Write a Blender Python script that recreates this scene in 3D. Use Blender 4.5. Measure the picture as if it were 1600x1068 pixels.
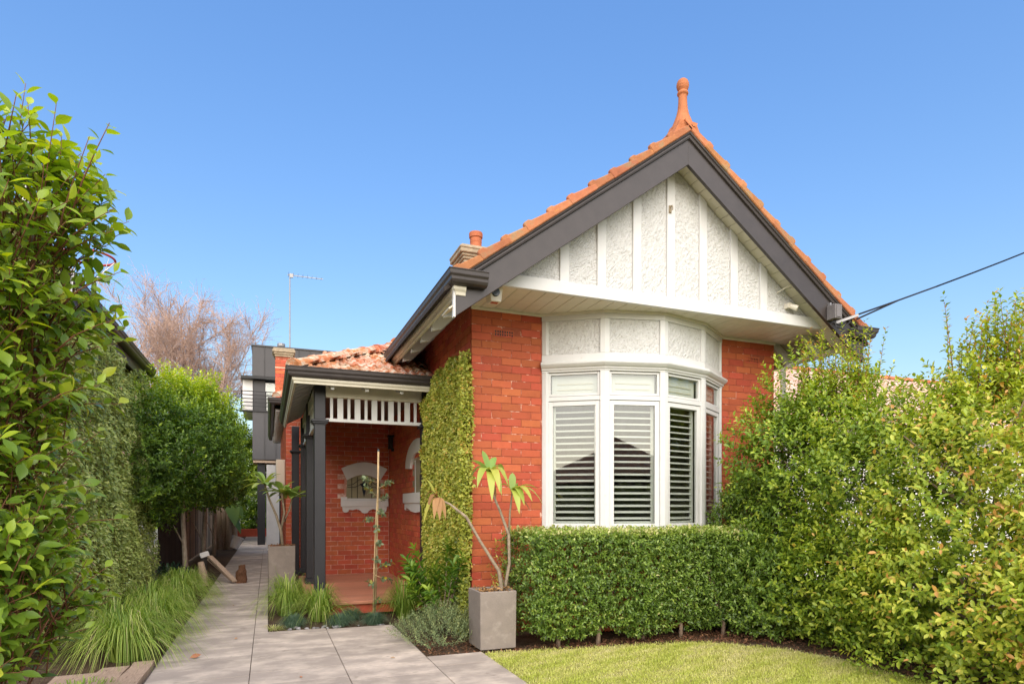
import bpy, bmesh, math, random
import numpy as np
from mathutils import Vector, Matrix

random.seed(11)
RNG = np.random.default_rng(11)
for _o in list(bpy.data.objects):
    bpy.data.objects.remove(_o)
scene = bpy.context.scene
COL = scene.collection
PI = math.pi
R = math.radians

# ------------------------------------------------------------------ camera
cam_data = bpy.data.cameras.new('camera')
cam = bpy.data.objects.new('camera', cam_data)
COL.objects.link(cam)
scene.camera = cam
cam.location = (0, 0, 1.4)
cam.rotation_euler = (R(90), 0, -R(21.344))
cam_data.sensor_width = 36
cam_data.lens = 975 * 36 / 1600
cam_data.shift_y = 256 / 1600
cam_data.clip_start = 0.05
cam_data.clip_end = 2000

# ------------------------------------------------------------------ world, sun, exposure
SUN_DIR = Vector((-0.85, -3.0, 2.4)).normalized()      # towards the sun
SUN_EL = math.asin(SUN_DIR.z)
SUN_AZ = math.atan2(SUN_DIR.x, SUN_DIR.y)
world = bpy.data.worlds.new('World')
scene.world = world
world.use_nodes = True
wn = world.node_tree
bg = wn.nodes['Background']
sky = wn.nodes.new('ShaderNodeTexSky')
sky.sky_type = 'NISHITA'
sky.sun_disc = False
sky.sun_elevation = SUN_EL
sky.sun_rotation = SUN_AZ
sky.air_density = 1.6
sky.dust_density = 1.8
sky.ozone_density = 6.0
sky_sat = wn.nodes.new('ShaderNodeHueSaturation')
sky_sat.inputs['Saturation'].default_value = 1.37
sky_sat.inputs['Hue'].default_value = 0.514
sky_gam = wn.nodes.new('ShaderNodeGamma')
sky_gam.inputs['Gamma'].default_value = 0.72
wn.links.new(sky.outputs[0], sky_gam.inputs['Color'])
wn.links.new(sky_gam.outputs[0], sky_sat.inputs['Color'])
wn.links.new(sky_sat.outputs[0], bg.inputs[0])
bg.inputs[1].default_value = 0.112
sun_data = bpy.data.lights.new('sun', 'SUN')
sun_data.energy = 2.1
sun_data.angle = R(100)
sun_data.color = (1.0, 0.89, 0.74)
sun = bpy.data.objects.new('sun', sun_data)
COL.objects.link(sun)
sun.rotation_euler = (-SUN_DIR).to_track_quat('-Z', 'Y').to_euler()
sun.location = (-10, -12, 20)
vs = scene.view_settings
vs.view_transform = 'Standard'
vs.look = 'None'
vs.exposure = 1.66
vs.gamma = 1.0
vs.use_curve_mapping = False
cy = scene.cycles
cy.use_denoising = True
cy.max_bounces = 7
cy.diffuse_bounces = 4
cy.glossy_bounces = 3
cy.transmission_bounces = 5
cy.transparent_max_bounces = 6
cy.caustics_reflective = False
cy.caustics_refractive = False
cy.sample_clamp_indirect = 8

# ------------------------------------------------------------------ materials
M = {}


def new_mat(name):
    m = bpy.data.materials.new(name)
    m.use_nodes = True
    nt = m.node_tree
    return m, nt, nt.nodes['Principled BSDF']


def mat(name, col, rough=0.6, spec=0.3, var=0.0, vscale=5.0, col2=None, c2=(0.45, 0.62), bump=0.0, bscale=60.0,
        bdist=0.01, rand=0.0, hue=0.0, island=False, metal=0.0, stretch=None, col3=None, c3=(0.6, 0.7), c3scale=20.0):
    m, nt, b = new_mat(name)
    N, L = nt.nodes.new, nt.links.new
    geo = N('ShaderNodeNewGeometry')
    vec = geo.outputs['Position']
    if stretch:
        mp = N('ShaderNodeMapping')
        mp.inputs['Scale'].default_value = stretch
        L(vec, mp.inputs['Vector'])
        vec = mp.outputs[0]
    rgb = N('ShaderNodeRGB')
    rgb.outputs[0].default_value = (*col, 1)
    out = rgb.outputs[0]

    def noise(scale, detail=5.0):
        t = N('ShaderNodeTexNoise')
        t.inputs['Scale'].default_value = scale
        t.inputs['Detail'].default_value = detail
        t.inputs['Roughness'].default_value = 0.62
        L(vec, t.inputs['Vector'])
        return t.outputs['Fac']

    def blend(out, c, lo, hi, scale):
        mr = N('ShaderNodeMapRange')
        mr.inputs[1].default_value = lo
        mr.inputs[2].default_value = hi
        L(noise(scale), mr.inputs[0])
        mx = N('ShaderNodeMix')
        mx.data_type = 'RGBA'
        L(mr.outputs[0], mx.inputs[0])
        L(out, mx.inputs[6])
        mx.inputs[7].default_value = (*c, 1)
        return mx.outputs[2]
    if col2:
        out = blend(out, col2, c2[0], c2[1], vscale)
    if col3:
        out = blend(out, col3, c3[0], c3[1], c3scale)
    if var or rand or hue:
        hs = N('ShaderNodeHueSaturation')
        L(out, hs.inputs['Color'])
        val = None
        if var:
            mr = N('ShaderNodeMapRange')
            mr.inputs[1].default_value = 0.3
            mr.inputs[2].default_value = 0.7
            mr.inputs[3].default_value = 1 - var
            mr.inputs[4].default_value = 1 + var
            L(noise(vscale), mr.inputs[0])
            val = mr.outputs[0]
        if rand or hue:
            if island:
                rsock = geo.outputs['Random Per Island']
            else:
                rsock = N('ShaderNodeObjectInfo').outputs['Random']
            mr = N('ShaderNodeMapRange')
            mr.inputs[3].default_value = 1 - rand
            mr.inputs[4].default_value = 1 + rand
            L(rsock, mr.inputs[0])
            if val is not None:
                mu = N('ShaderNodeMath')
                mu.operation = 'MULTIPLY'
                L(val, mu.inputs[0])
                L(mr.outputs[0], mu.inputs[1])
                val = mu.outputs[0]
            else:
                val = mr.outputs[0]
            if hue:
                wn_ = N('ShaderNodeTexWhiteNoise')
                wn_.noise_dimensions = '1D'
                L(rsock, wn_.inputs['W'])
                mh = N('ShaderNodeMapRange')
                mh.inputs[3].default_value = 0.5 - hue
                mh.inputs[4].default_value = 0.5 + hue
                L(wn_.outputs['Value'], mh.inputs[0])
                L(mh.outputs[0], hs.inputs['Hue'])
        L(val, hs.inputs['Value'])
        out = hs.outputs[0]
    L(out, b.inputs['Base Color'])
    b.inputs['Roughness'].default_value = rough
    b.inputs['Specular IOR Level'].default_value = spec
    b.inputs['Metallic'].default_value = metal
    if bump:
        bp = N('ShaderNodeBump')
        bp.inputs['Strength'].default_value = bump
        bp.inputs['Distance'].default_value = bdist
        L(noise(bscale, 6), bp.inputs['Height'])
        L(bp.outputs[0], b.inputs['Normal'])
    M[name] = m
    return m


def leaf_mat(name, stops, trans=0.3, rough=0.42, spec=0.4):
    m, nt, b = new_mat(name)
    N, L = nt.nodes.new, nt.links.new
    at = N('ShaderNodeAttribute')
    at.attribute_name = 'tone'
    rp = N('ShaderNodeValToRGB')
    el = rp.color_ramp.elements
    while len(el) < len(stops):
        el.new(0.5)
    for e, (p, c) in zip(el, stops):
        e.position = p
        e.color = (*c, 1)
    L(at.outputs['Fac'], rp.inputs[0])
    L(rp.outputs[0], b.inputs['Base Color'])
    b.inputs['Roughness'].default_value = rough
    b.inputs['Specular IOR Level'].default_value = spec
    tr = N('ShaderNodeBsdfTranslucent')
    hs = N('ShaderNodeHueSaturation')
    hs.inputs['Value'].default_value = 1.5
    hs.inputs['Saturation'].default_value = 1.1
    L(rp.outputs[0], hs.inputs['Color'])
    L(hs.outputs[0], tr.inputs['Color'])
    mx = N('ShaderNodeMixShader')
    mx.inputs[0].default_value = trans
    L(b.outputs[0], mx.inputs[1])
    L(tr.outputs[0], mx.inputs[2])
    L(mx.outputs[0], nt.nodes['Material Output'].inputs['Surface'])
    M[name] = m
    return m


mat('brick', (0.46, 0.104, 0.046), rough=0.68, spec=0.2, var=0.12, vscale=7, col2=(0.36, 0.075, 0.038), c2=(0.52, 0.78), rand=0.15, hue=0.009, bump=0.5, bscale=55, bdist=0.006,
    col3=(0.62, 0.36, 0.28), c3=(0.745, 0.80), c3scale=26)
mat('brick_joined', (0.46, 0.10, 0.046), rough=0.65, spec=0.25, var=0.14, vscale=7, rand=0.14, hue=0.01, island=True, bump=0.5, bscale=55, bdist=0.006)
mat('mortar', (0.34, 0.095, 0.055), rough=0.9, spec=0.1, var=0.2, vscale=14, col2=(0.60, 0.38, 0.29), c2=(0.56, 0.66), bump=0.5, bscale=90)
mat('mortar_pale', (0.52, 0.26, 0.19), rough=0.9, spec=0.1, var=0.15, vscale=14, col2=(0.64, 0.44, 0.36), c2=(0.42, 0.6), bump=0.5, bscale=90)
mat('white_paint', (0.64, 0.63, 0.61), rough=0.45, spec=0.35, var=0.035, vscale=9, col3=(0.55, 0.50, 0.42), c3=(0.66, 0.82), c3scale=14, bump=0.08, bscale=120)
mat('cream_paint', (0.68, 0.63, 0.51), rough=0.5, spec=0.3, var=0.05, vscale=8, rand=0.03, bump=0.08, bscale=100)
mat('stucco', (0.66, 0.65, 0.63), rough=0.95, spec=0.05, var=0.05, vscale=12, col3=(0.36, 0.33, 0.29), c3=(0.54, 0.72), c3scale=52, bump=0.9, bscale=62, bdist=0.02)  # dark flecks paint the shade of the roughcast pits into the colour
mat('charcoal_paint', (0.048, 0.039, 0.037), rough=0.42, spec=0.4, var=0.12, vscale=7, col3=(0.16, 0.145, 0.15), c3=(0.72, 0.85), c3scale=11)
mat('dark_post', (0.022, 0.021, 0.025), rough=0.4, spec=0.4, var=0.12, vscale=7)
mat('terracotta', (0.50, 0.175, 0.075), rough=0.75, spec=0.2, var=0.15, vscale=9, rand=0.14, hue=0.012, bump=0.4, bscale=50)
mat('verge', (0.42, 0.165, 0.075), rough=0.8, spec=0.15, var=0.18, vscale=7, rand=0.16, hue=0.01, bump=0.5, bscale=40, col2=(0.30, 0.185, 0.10), c2=(0.52, 0.66), col3=(0.14, 0.11, 0.08), c3=(0.64, 0.74), c3scale=22)
mat('roof_tile', (0.50, 0.185, 0.085), rough=0.85, spec=0.15, var=0.2, vscale=9, col2=(0.50, 0.40, 0.30), c2=(0.44, 0.60), rand=0.18, hue=0.012, bump=0.5,
    bscale=60, col3=(0.20, 0.17, 0.13), c3=(0.60, 0.72), c3scale=30)
mat('roof_tile_pale', (0.60, 0.34, 0.25), rough=0.85, spec=0.15, var=0.15, vscale=9, col2=(0.66, 0.52, 0.44), c2=(0.42, 0.60), rand=0.14, bump=0.4, bscale=60)
mat('cement', (0.36, 0.29, 0.2), rough=0.9, spec=0.1, var=0.25, vscale=11, bump=0.6, bscale=60)
mat('bluestone', (0.37, 0.31, 0.26), rough=0.75, spec=0.22, var=0.13, vscale=2.6, rand=0.10, col2=(0.50, 0.42, 0.345), c2=(0.45, 0.66), bump=0.3, bscale=45,
    stretch=(1, 1.35, 1), col3=(0.24, 0.20, 0.165), c3=(0.60, 0.74), c3scale=5)
mat('joint_sand', (0.17, 0.145, 0.12), rough=0.95, spec=0.05, var=0.25, vscale=20)
mat('earth', (0.11, 0.075, 0.05), rough=0.95, spec=0.05, var=0.3, vscale=9, bump=0.9, bscale=40, bdist=0.03)
mat('mulch_chip', (0.21, 0.105, 0.058), rough=0.9, spec=0.1, rand=0.5, hue=0.015, island=True)
mat('lawn_base', (0.26, 0.24, 0.09), rough=0.95, spec=0.05, var=0.3, vscale=14)
mat('far_ground', (0.22, 0.20, 0.15), rough=0.95, spec=0.05, var=0.25, vscale=0.6)
mat('timber_old', (0.40, 0.29, 0.21), rough=0.85, spec=0.15, var=0.22, vscale=10, stretch=(9, 1, 3), col3=(0.16, 0.10, 0.07), c3=(0.6, 0.72), c3scale=7, bump=0.5, bscale=40)
mat('timber_fence', (0.33, 0.23, 0.16), rough=0.85, spec=0.15, var=0.2, vscale=9, rand=0.3, hue=0.01, stretch=(6, 6, 0.8), bump=0.4, bscale=40)
mat('timber_dark', (0.045, 0.036, 0.032), rough=0.8, spec=0.2, var=0.2, vscale=9, rand=0.25, stretch=(6, 6, 0.8))
mat('stump', (0.17, 0.085, 0.05), rough=0.9, spec=0.1, var=0.4, vscale=16, stretch=(4, 4, 1), bump=1.0, bscale=26, bdist=0.03)
mat('deck', (0.45, 0.19, 0.115), rough=0.38, spec=0.45, var=0.14, vscale=6, rand=0.13, stretch=(1, 7, 1))
mat('planter', (0.25, 0.21, 0.18), rough=0.85, spec=0.2, var=0.12, vscale=6, bump=0.35, bscale=70, col3=(0.32, 0.275, 0.24), c3=(0.56, 0.75), c3scale=9)
mat('zinc', (0.052, 0.048, 0.050), rough=0.45, spec=0.4, var=0.06, vscale=3, rand=0.06)
mat('black', (0.012, 0.011, 0.012), rough=0.5, spec=0.4)
mat('lining', (0.36, 0.325, 0.25), rough=0.6, spec=0.2, var=0.06, vscale=8)  # cream paint with the shade under the eaves darkened into its colour
mat('room', (0.30, 0.26, 0.22), rough=0.9, spec=0.1, var=0.3, vscale=2)
mat('ceiling_paint', (0.16, 0.12, 0.10), rough=0.8, spec=0.2)
mat('bark', (0.30, 0.215, 0.155), rough=0.9, spec=0.1, var=0.25, vscale=16, bump=0.6, bscale=50)
mat('bark_red', (0.19, 0.085, 0.045), rough=0.8, spec=0.2, var=0.25, vscale=16, bump=0.4, bscale=60)
mat('bark_pale', (0.42, 0.34, 0.26), rough=0.85, spec=0.15, var=0.22, vscale=18, bump=0.5, bscale=60)
mat('twig', (0.50, 0.345, 0.275), rough=0.9, spec=0.1, var=0.25, vscale=0.8)
mat('render_tan', (0.62, 0.43, 0.31), rough=0.9, spec=0.1, var=0.12, vscale=4, bump=0.3, bscale=60)
mat('render_white', (0.72, 0.69, 0.66), rough=0.85, spec=0.15, var=0.08, vscale=4)
mat('asphalt', (0.06, 0.058, 0.056), rough=0.9, spec=0.1, var=0.15, vscale=6)
mat('bark_frangipani', (0.31, 0.245, 0.175), rough=0.85, spec=0.15, var=0.3, vscale=24, bump=0.7, bscale=45)
mat('metal_grey', (0.30, 0.29, 0.29), rough=0.45, spec=0.4, metal=0.5)
mat('box_grey', (0.16, 0.145, 0.145), rough=0.6, spec=0.3, var=0.1, vscale=20)
mat('beige', (0.62, 0.53, 0.42), rough=0.5, spec=0.3)
mat('plastic_cream', (0.72, 0.66, 0.54), rough=0.4, spec=0.4)
mat('red_print', (0.40, 0.09, 0.04), rough=0.5, spec=0.3)
mat('slate_blue', (0.03, 0.045, 0.06), rough=0.2, spec=0.6)
mat('hoop_red', (0.50, 0.06, 0.05), rough=0.45, spec=0.4)
mat('rope', (0.75, 0.73, 0.7), rough=0.8, spec=0.1)
mat('lead', (0.02, 0.02, 0.02), rough=0.5, spec=0.3)
mat('lead_glass', (0.30, 0.265, 0.17), rough=0.12, spec=0.6, var=0.15, vscale=9, rand=0.25)
mat('lead_glass_blue', (0.02, 0.025, 0.04), rough=0.1, spec=0.6)
mat('pebble', (0.22, 0.21, 0.205), rough=0.7, spec=0.25, rand=0.45, hue=0.02, var=0.1, vscale=40)
mat('clay_pot', (0.62, 0.55, 0.48), rough=0.8, spec=0.2, var=0.1, vscale=20)
mat('stake', (0.50, 0.36, 0.20), rough=0.7, spec=0.2, var=0.2, vscale=14)
mat('dry_leaf', (0.40, 0.20, 0.09), rough=0.7, spec=0.2, rand=0.3, hue=0.02)
mat('window_blind', (0.74, 0.73, 0.69), rough=0.6, spec=0.2)
# window glass: a clear pane with its mirror reflection
gm, gnt, gb = new_mat('glass')
g_gl = gnt.nodes.new('ShaderNodeBsdfGlossy')
g_gl.inputs['Roughness'].default_value = 0.01
g_tr = gnt.nodes.new('ShaderNodeBsdfTransparent')
g_tr.inputs['Color'].default_value = (0.88, 0.9, 0.88, 1)
g_fr = gnt.nodes.new('ShaderNodeFresnel')
g_fr.inputs['IOR'].default_value = 1.5
g_mx = gnt.nodes.new('ShaderNodeMixShader')
g_mu = gnt.nodes.new('ShaderNodeMath')
g_mu.operation = 'MULTIPLY_ADD'
g_mu.inputs[1].default_value = 1.9
g_mu.inputs[2].default_value = 0.04
gnt.links.new(g_fr.outputs[0], g_mu.inputs[0])
g_ge = gnt.nodes.new('ShaderNodeNewGeometry')
g_in = gnt.nodes.new('ShaderNodeMath')
g_in.operation = 'SUBTRACT'
g_in.inputs[0].default_value = 1.0
gnt.links.new(g_ge.outputs['Backfacing'], g_in.inputs[1])
g_m2 = gnt.nodes.new('ShaderNodeMath')
g_m2.operation = 'MULTIPLY'
gnt.links.new(g_mu.outputs[0], g_m2.inputs[0])
gnt.links.new(g_in.outputs[0], g_m2.inputs[1])
gnt.links.new(g_m2.outputs[0], g_mx.inputs[0])
gnt.links.new(g_tr.outputs[0], g_mx.inputs[1])
gnt.links.new(g_gl.outputs[0], g_mx.inputs[2])
gnt.links.new(g_mx.outputs[0], gnt.nodes['Material Output'].inputs['Surface'])
M['glass'] = gm

leaf_mat('leaf_ficus', [(0.0, (0.08, 0.15, 0.022)), (0.45, (0.20, 0.31, 0.035)), (0.75, (0.37, 0.47, 0.045)), (1.0, (0.58, 0.60, 0.06))], trans=0.36, rough=0.33, spec=0.5)
leaf_mat('leaf_jasmine', [(0.0, (0.18, 0.25, 0.06)), (0.5, (0.42, 0.50, 0.13)), (0.85, (0.56, 0.56, 0.19)), (1.0, (0.60, 0.36, 0.26))], trans=0.25, rough=0.36, spec=0.5)
leaf_mat('leaf_standard', [(0.0, (0.05, 0.10, 0.02)), (0.5, (0.15, 0.25, 0.03)), (0.8, (0.36, 0.48, 0.04)), (1.0, (0.54, 0.60, 0.05))], trans=0.34, rough=0.4)
leaf_mat('leaf_hedge', [(0.0, (0.06, 0.11, 0.022)), (0.5, (0.155, 0.25, 0.036)), (0.85, (0.33, 0.42, 0.07)), (1.0, (0.54, 0.50, 0.22))], trans=0.25, rough=0.33, spec=0.5)
leaf_mat('leaf_lilly', [(0.0, (0.075, 0.135, 0.022)), (0.4, (0.21, 0.315, 0.035)), (0.7, (0.42, 0.49, 0.055)), (0.93, (0.62, 0.60, 0.10)), (1.0, (0.60, 0.32, 0.09))], trans=0.3, rough=0.4)
leaf_mat('leaf_ivy', [(0.0, (0.09, 0.13, 0.025)), (0.5, (0.33, 0.37, 0.05)), (0.85, (0.56, 0.54, 0.11)), (1.0, (0.58, 0.38, 0.08))], trans=0.25, rough=0.42)
leaf_mat('leaf_shrub', [(0.0, (0.04, 0.09, 0.015)), (0.6, (0.10, 0.20, 0.025)), (1.0, (0.30, 0.40, 0.04))], trans=0.3)
leaf_mat('leaf_rosemary', [(0.0, (0.10, 0.15, 0.07)), (0.6, (0.22, 0.28, 0.12)), (1.0, (0.36, 0.38, 0.14))], trans=0.2, rough=0.6)
leaf_mat('leaf_rose', [(0.0, (0.11, 0.15, 0.08)), (0.8, (0.20, 0.25, 0.13)), (1.0, (0.48, 0.38, 0.03))], trans=0.25)
leaf_mat('leaf_frangipani', [(0.0, (0.14, 0.26, 0.06)), (0.5, (0.26, 0.40, 0.10)), (0.9, (0.42, 0.47, 0.09)), (1.0, (0.50, 0.46, 0.10))], trans=0.3, rough=0.35)
leaf_mat('leaf_dry', [(0.0, (0.20, 0.095, 0.04)), (1.0, (0.40, 0.22, 0.09))], trans=0.2, rough=0.7)
leaf_mat('grass_lomandra', [(0.0, (0.08, 0.15, 0.02)), (0.5, (0.22, 0.33, 0.045)), (0.85, (0.40, 0.47, 0.10)), (1.0, (0.55, 0.48, 0.24))], trans=0.28, rough=0.5)
leaf_mat('grass_fescue', [(0.0, (0.05, 0.10, 0.06)), (0.6, (0.11, 0.185, 0.11)), (1.0, (0.22, 0.26, 0.14))], trans=0.2, rough=0.6)
leaf_mat('grass_lawn', [(0.0, (0.34, 0.42, 0.05)), (0.4, (0.52, 0.56, 0.10)), (0.75, (0.66, 0.62, 0.24)), (1.0, (0.72, 0.64, 0.36))], trans=0.25, rough=0.6)
leaf_mat('leaf_banana', [(0.0, (0.07, 0.14, 0.025)), (1.0, (0.20, 0.30, 0.05))], trans=0.3, rough=0.35)
leaf_mat('leaf_strap', [(0.0, (0.02, 0.045, 0.025)), (1.0, (0.05, 0.09, 0.045))], trans=0.1, rough=0.4)

# ------------------------------------------------------------------ helpers
WL = {}


def link(o):
    COL.objects.link(o)
    return o


def tag(o, label, cat, group=None, kind=None):
    if label:
        o['label'] = label
    if cat:
        o['category'] = cat
    if group:
        o['group'] = group
    if kind:
        o['kind'] = kind
    return o


def thing(name, label, cat, loc=(0, 0, 0), group=None):
    o = bpy.data.objects.new(name, None)
    o.empty_display_size = 0.2
    link(o)
    o.location = loc
    WL[o.name] = Vector(loc)
    return tag(o, label, cat, group)


class MB:
    def __init__(self):
        self.v, self.f = [], []

    def add(self, vs_, fs):
        n = len(self.v)
        self.v += [tuple(p) for p in vs_]
        self.f += [tuple(i + n for i in f) for f in fs]

    def box(self, x0, x1, y0, y1, z0, z1):
        self.add([(x0, y0, z0), (x1, y0, z0), (x1, y1, z0), (x0, y1, z0), (x0, y0, z1), (x1, y0, z1), (x1, y1, z1), (x0, y1, z1)],
                 [(0, 3, 2, 1), (4, 5, 6, 7), (0, 1, 5, 4), (1, 2, 6, 5), (2, 3, 7, 6), (3, 0, 4, 7)])
        return self

    def obox(self, c, a, b, d):
        c, a, b, d = Vector(c), Vector(a), Vector(b), Vector(d)
        p = [c + sa * a + sb * b + sd * d for sd in (-1, 1) for sa, sb in ((-1, -1), (1, -1), (1, 1), (-1, 1))]
        self.add(p, [(0, 3, 2, 1), (4, 5, 6, 7), (0, 1, 5, 4), (1, 2, 6, 5), (2, 3, 7, 6), (3, 0, 4, 7)])
        return self

    def beam(self, p, q, w, h, up=(0, 0, 1)):
        p, q = Vector(p), Vector(q)
        d = q - p
        s = d.cross(Vector(up)).normalized() * w / 2
        u = s.cross(d).normalized() * h / 2
        return self.obox((p + q) / 2, d / 2, s, u)

    def prism(self, poly, vec):
        n = len(poly)
        a = [Vector(p) for p in poly]
        b = [p + Vector(vec) for p in a]
        self.add(a + b, [tuple(range(n - 1, -1, -1)), tuple(range(n, 2 * n))] + [(i, (i + 1) % n, n + (i + 1) % n, n + i) for i in range(n)])
        return self

    def tube(self, pts, rad, n=6):
        pts = [Vector(p) for p in pts]
        if not hasattr(rad, '__len__'):
            rad = [rad] * len(pts)
        vs_, fs = [], []
        ref = Vector((0.31, 0.22, 0.93))
        for i, p in enumerate(pts):
            d = (pts[min(i + 1, len(pts) - 1)] - pts[max(i - 1, 0)]).normalized()
            s = d.cross(ref)
            if s.length < 0.15:
                s = d.cross(Vector((1, 0, 0)))
            s.normalize()
            t = d.cross(s)
            for k in range(n):
                an = 2 * PI * k / n
                vs_.append(p + (s * math.cos(an) + t * math.sin(an)) * rad[i])
        for i in range(len(pts) - 1):
            for k in range(n):
                fs.append((i * n + k, i * n + (k + 1) % n, (i + 1) * n + (k + 1) % n, (i + 1) * n + k))
        fs.append(tuple(range(n - 1, -1, -1)))
        fs.append(tuple(range((len(pts) - 1) * n, len(pts) * n)))
        self.add(vs_, fs)
        return self

    def lathe(self, prof, c, n=20):
        c = Vector(c)
        vs_, fs = [], []
        for r, z in prof:
            for k in range(n):
                a = 2 * PI * k / n
                vs_.append(c + Vector((r * math.cos(a), r * math.sin(a), z)))
        for i in range(len(prof) - 1):
            for k in range(n):
                fs.append((i * n + k, i * n + (k + 1) % n, (i + 1) * n + (k + 1) % n, (i + 1) * n + k))
        fs.append(tuple(range(n - 1, -1, -1)))
        fs.append(tuple(range((len(prof) - 1) * n, len(prof) * n)))
        self.add(vs_, fs)
        return self

    def sweep(self, prof, path, ends=None):
        """prof: closed (out, z) polygon; path: plan points, outside on the right of travel; mitred."""
        pts = [Vector((p[0], p[1])) for p in path]
        n, k = len(pts), len(prof)
        vs_, fs = [], []
        for i, p in enumerate(pts):
            ds = []
            if i > 0:
                ds.append((pts[i] - pts[i - 1]).normalized())
            if i < n - 1:
                ds.append((pts[i + 1] - pts[i]).normalized())
            ns = [Vector((d.y, -d.x)) for d in ds]
            m = sum(ns, Vector((0, 0))).normalized()
            m = m / max(0.3, m.dot(ns[0]))
            for a, z in prof:
                vs_.append((p.x + m.x * a, p.y + m.y * a, z))
        for i in range(n - 1):
            for j in range(k):
                fs.append((i * k + j, i * k + (j + 1) % k, (i + 1) * k + (j + 1) % k, (i + 1) * k + j))
        fs.append(tuple(range(k - 1, -1, -1)))
        fs.append(tuple(range((n - 1) * k, n * k)))
        self.add(vs_, fs)
        return self

    def mesh(self, name, material, off=Vector((0, 0, 0)), smooth=False):
        me = bpy.data.meshes.new(name)
        me.from_pydata([(x - off.x, y - off.y, z - off.z) for x, y, z in self.v], [], self.f)
        bm = bmesh.new()
        bm.from_mesh(me)
        bmesh.ops.recalc_face_normals(bm, faces=bm.faces)
        bm.to_mesh(me)
        bm.free()
        if smooth:
            for p in me.polygons:
                p.use_smooth = True
        me.materials.append(M[material])
        return me

    def build(self, name, material, parent=None, smooth=False, bevel=0.0):
        off = WL.get(parent.name, Vector((0, 0, 0))) if parent else Vector((0, 0, 0))
        o = link(bpy.data.objects.new(name, self.mesh(name, material, off, smooth)))
        WL[o.name] = off
        if parent:
            o.parent = parent
        if bevel:
            b = o.modifiers.new('edge', 'BEVEL')
            b.width = bevel
            b.segments = 1
            b.limit_method = 'ANGLE'
        return o


def inst(name, me, parent, mtx):
    """a piece sharing mesh data; mtx is its world matrix (every parent only translates)."""
    o = link(bpy.data.objects.new(name, me))
    if parent:
        o.parent = parent
        mtx = Matrix.Translation(-WL[parent.name]) @ mtx
    o.matrix_basis = mtx
    return o


def frame(o, x, y, z):
    m = Matrix.Identity(4)
    for i, c in enumerate((x, y, z, o)):
        for j in range(3):
            m[j][i] = c[j]
    return m


def np_mesh(name, verts, tris_quads, material, parent=None, tone=None, smooth=False):
    """verts (N,3); tris_quads: list of (M,k) index arrays; tone per vertex."""
    off = WL.get(parent.name, Vector((0, 0, 0))) if parent else Vector((0, 0, 0))
    me = bpy.data.meshes.new(name)
    verts = np.asarray(verts, dtype=np.float32) - np.array(off, dtype=np.float32)
    me.vertices.add(len(verts))
    me.vertices.foreach_set('co', verts.ravel())
    idx = np.concatenate([q.ravel() for q in tris_quads]).astype(np.int32)
    tot = np.concatenate([np.full(len(q), q.shape[1]) for q in tris_quads]).astype(np.int32)
    start = np.concatenate([[0], np.cumsum(tot)[:-1]]).astype(np.int32)
    me.loops.add(len(idx))
    me.loops.foreach_set('vertex_index', idx)
    me.polygons.add(len(tot))
    me.polygons.foreach_set('loop_start', start)
    me.polygons.foreach_set('loop_total', tot)
    if smooth:
        me.polygons.foreach_set('use_smooth', np.ones(len(tot), dtype=bool))
    if tone is not None:
        a = me.attributes.new('tone', 'FLOAT', 'POINT')
        a.data.foreach_set('value', np.asarray(tone, dtype=np.float32))
    me.update(calc_edges=True)
    me.validate()
    me.materials.append(M[material])
    o = link(bpy.data.objects.new(name, me))
    WL[o.name] = off
    if parent:
        o.parent = parent
    return o


def nrm(a):
    return a / np.maximum(np.linalg.norm(a, axis=-1, keepdims=True), 1e-9)


LEAF4 = (np.array([(0, 0, 0), (0.42, 0.5, 0.07), (1, 0, -0.1), (0.42, -0.5, 0.07)]), [[(0, 1, 2), (0, 2, 3)]])
LEAF6 = (np.array([(0, 0, 0), (0.28, 0.42, 0.07), (0.65, 0.45, 0.04), (1, 0, -0.12), (0.65, -0.45, 0.04), (0.28, -0.42, 0.07)]),
         [[(0, 1, 2, 3), (0, 3, 4, 5)]])
LEAF10 = (np.array([(-0.16, 0, 0), (0, 0.0, 0), (0.12, 0.26, 0.05), (0.32, 0.46, 0.06), (0.56, 0.49, 0.045), (0.80, 0.32, -0.01), (0.94, 0.12, -0.07), (1.08, 0, -0.15),
                    (0.94, -0.12, -0.07), (0.80, -0.32, -0.01), (0.56, -0.49, 0.045), (0.32, -0.46, 0.06), (0.12, -0.26, 0.05), (0.4, 0, -0.015), (0.75, 0, -0.05), (-0.15, 0.02, 0.0)]),
          [[(1, 13, 3, 2), (13, 14, 5, 4), (1, 12, 11, 13), (13, 10, 9, 14), (14, 7, 6, 5), (14, 9, 8, 7)], [(13, 4, 3), (13, 11, 10), (0, 1, 15), (0, 12, 1)]])


def leaf_arrays(P, D, Nn, L, W, tone, T=LEAF4):
    tpl, faces = T
    D = nrm(D)
    B = nrm(np.cross(D, Nn))
    U = np.cross(B, D)
    n, k = len(P), len(tpl)
    L = np.broadcast_to(np.asarray(L, float), (n,))[:, None, None]
    W = np.broadcast_to(np.asarray(W, float), (n,))[:, None, None]
    v = P[:, None, :] + L * tpl[None, :, 0:1] * D[:, None, :] + W * tpl[None, :, 1:2] * B[:, None, :] + L * tpl[None, :, 2:3] * U[:, None, :]
    base = (np.arange(n) * k)[:, None, None]
    qs = []
    for grp in faces:
        g = np.array(grp)
        qs.append((base + g[None]).reshape(-1, g.shape[1]))
    return v.reshape(-1, 3), qs, np.repeat(tone, k)


def leaves(name, P, D, Nn, L, W, tone, material, parent=None, T=LEAF4, kind='stuff', smooth=False):
    v, q, t = leaf_arrays(P, D, Nn, L, W, tone, T)
    o = np_mesh(name, v, q, material, parent, t, smooth)
    if kind:
        o['kind'] = kind
    return o


def rand_unit(n):
    return nrm(RNG.normal(size=(n, 3)))


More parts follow.
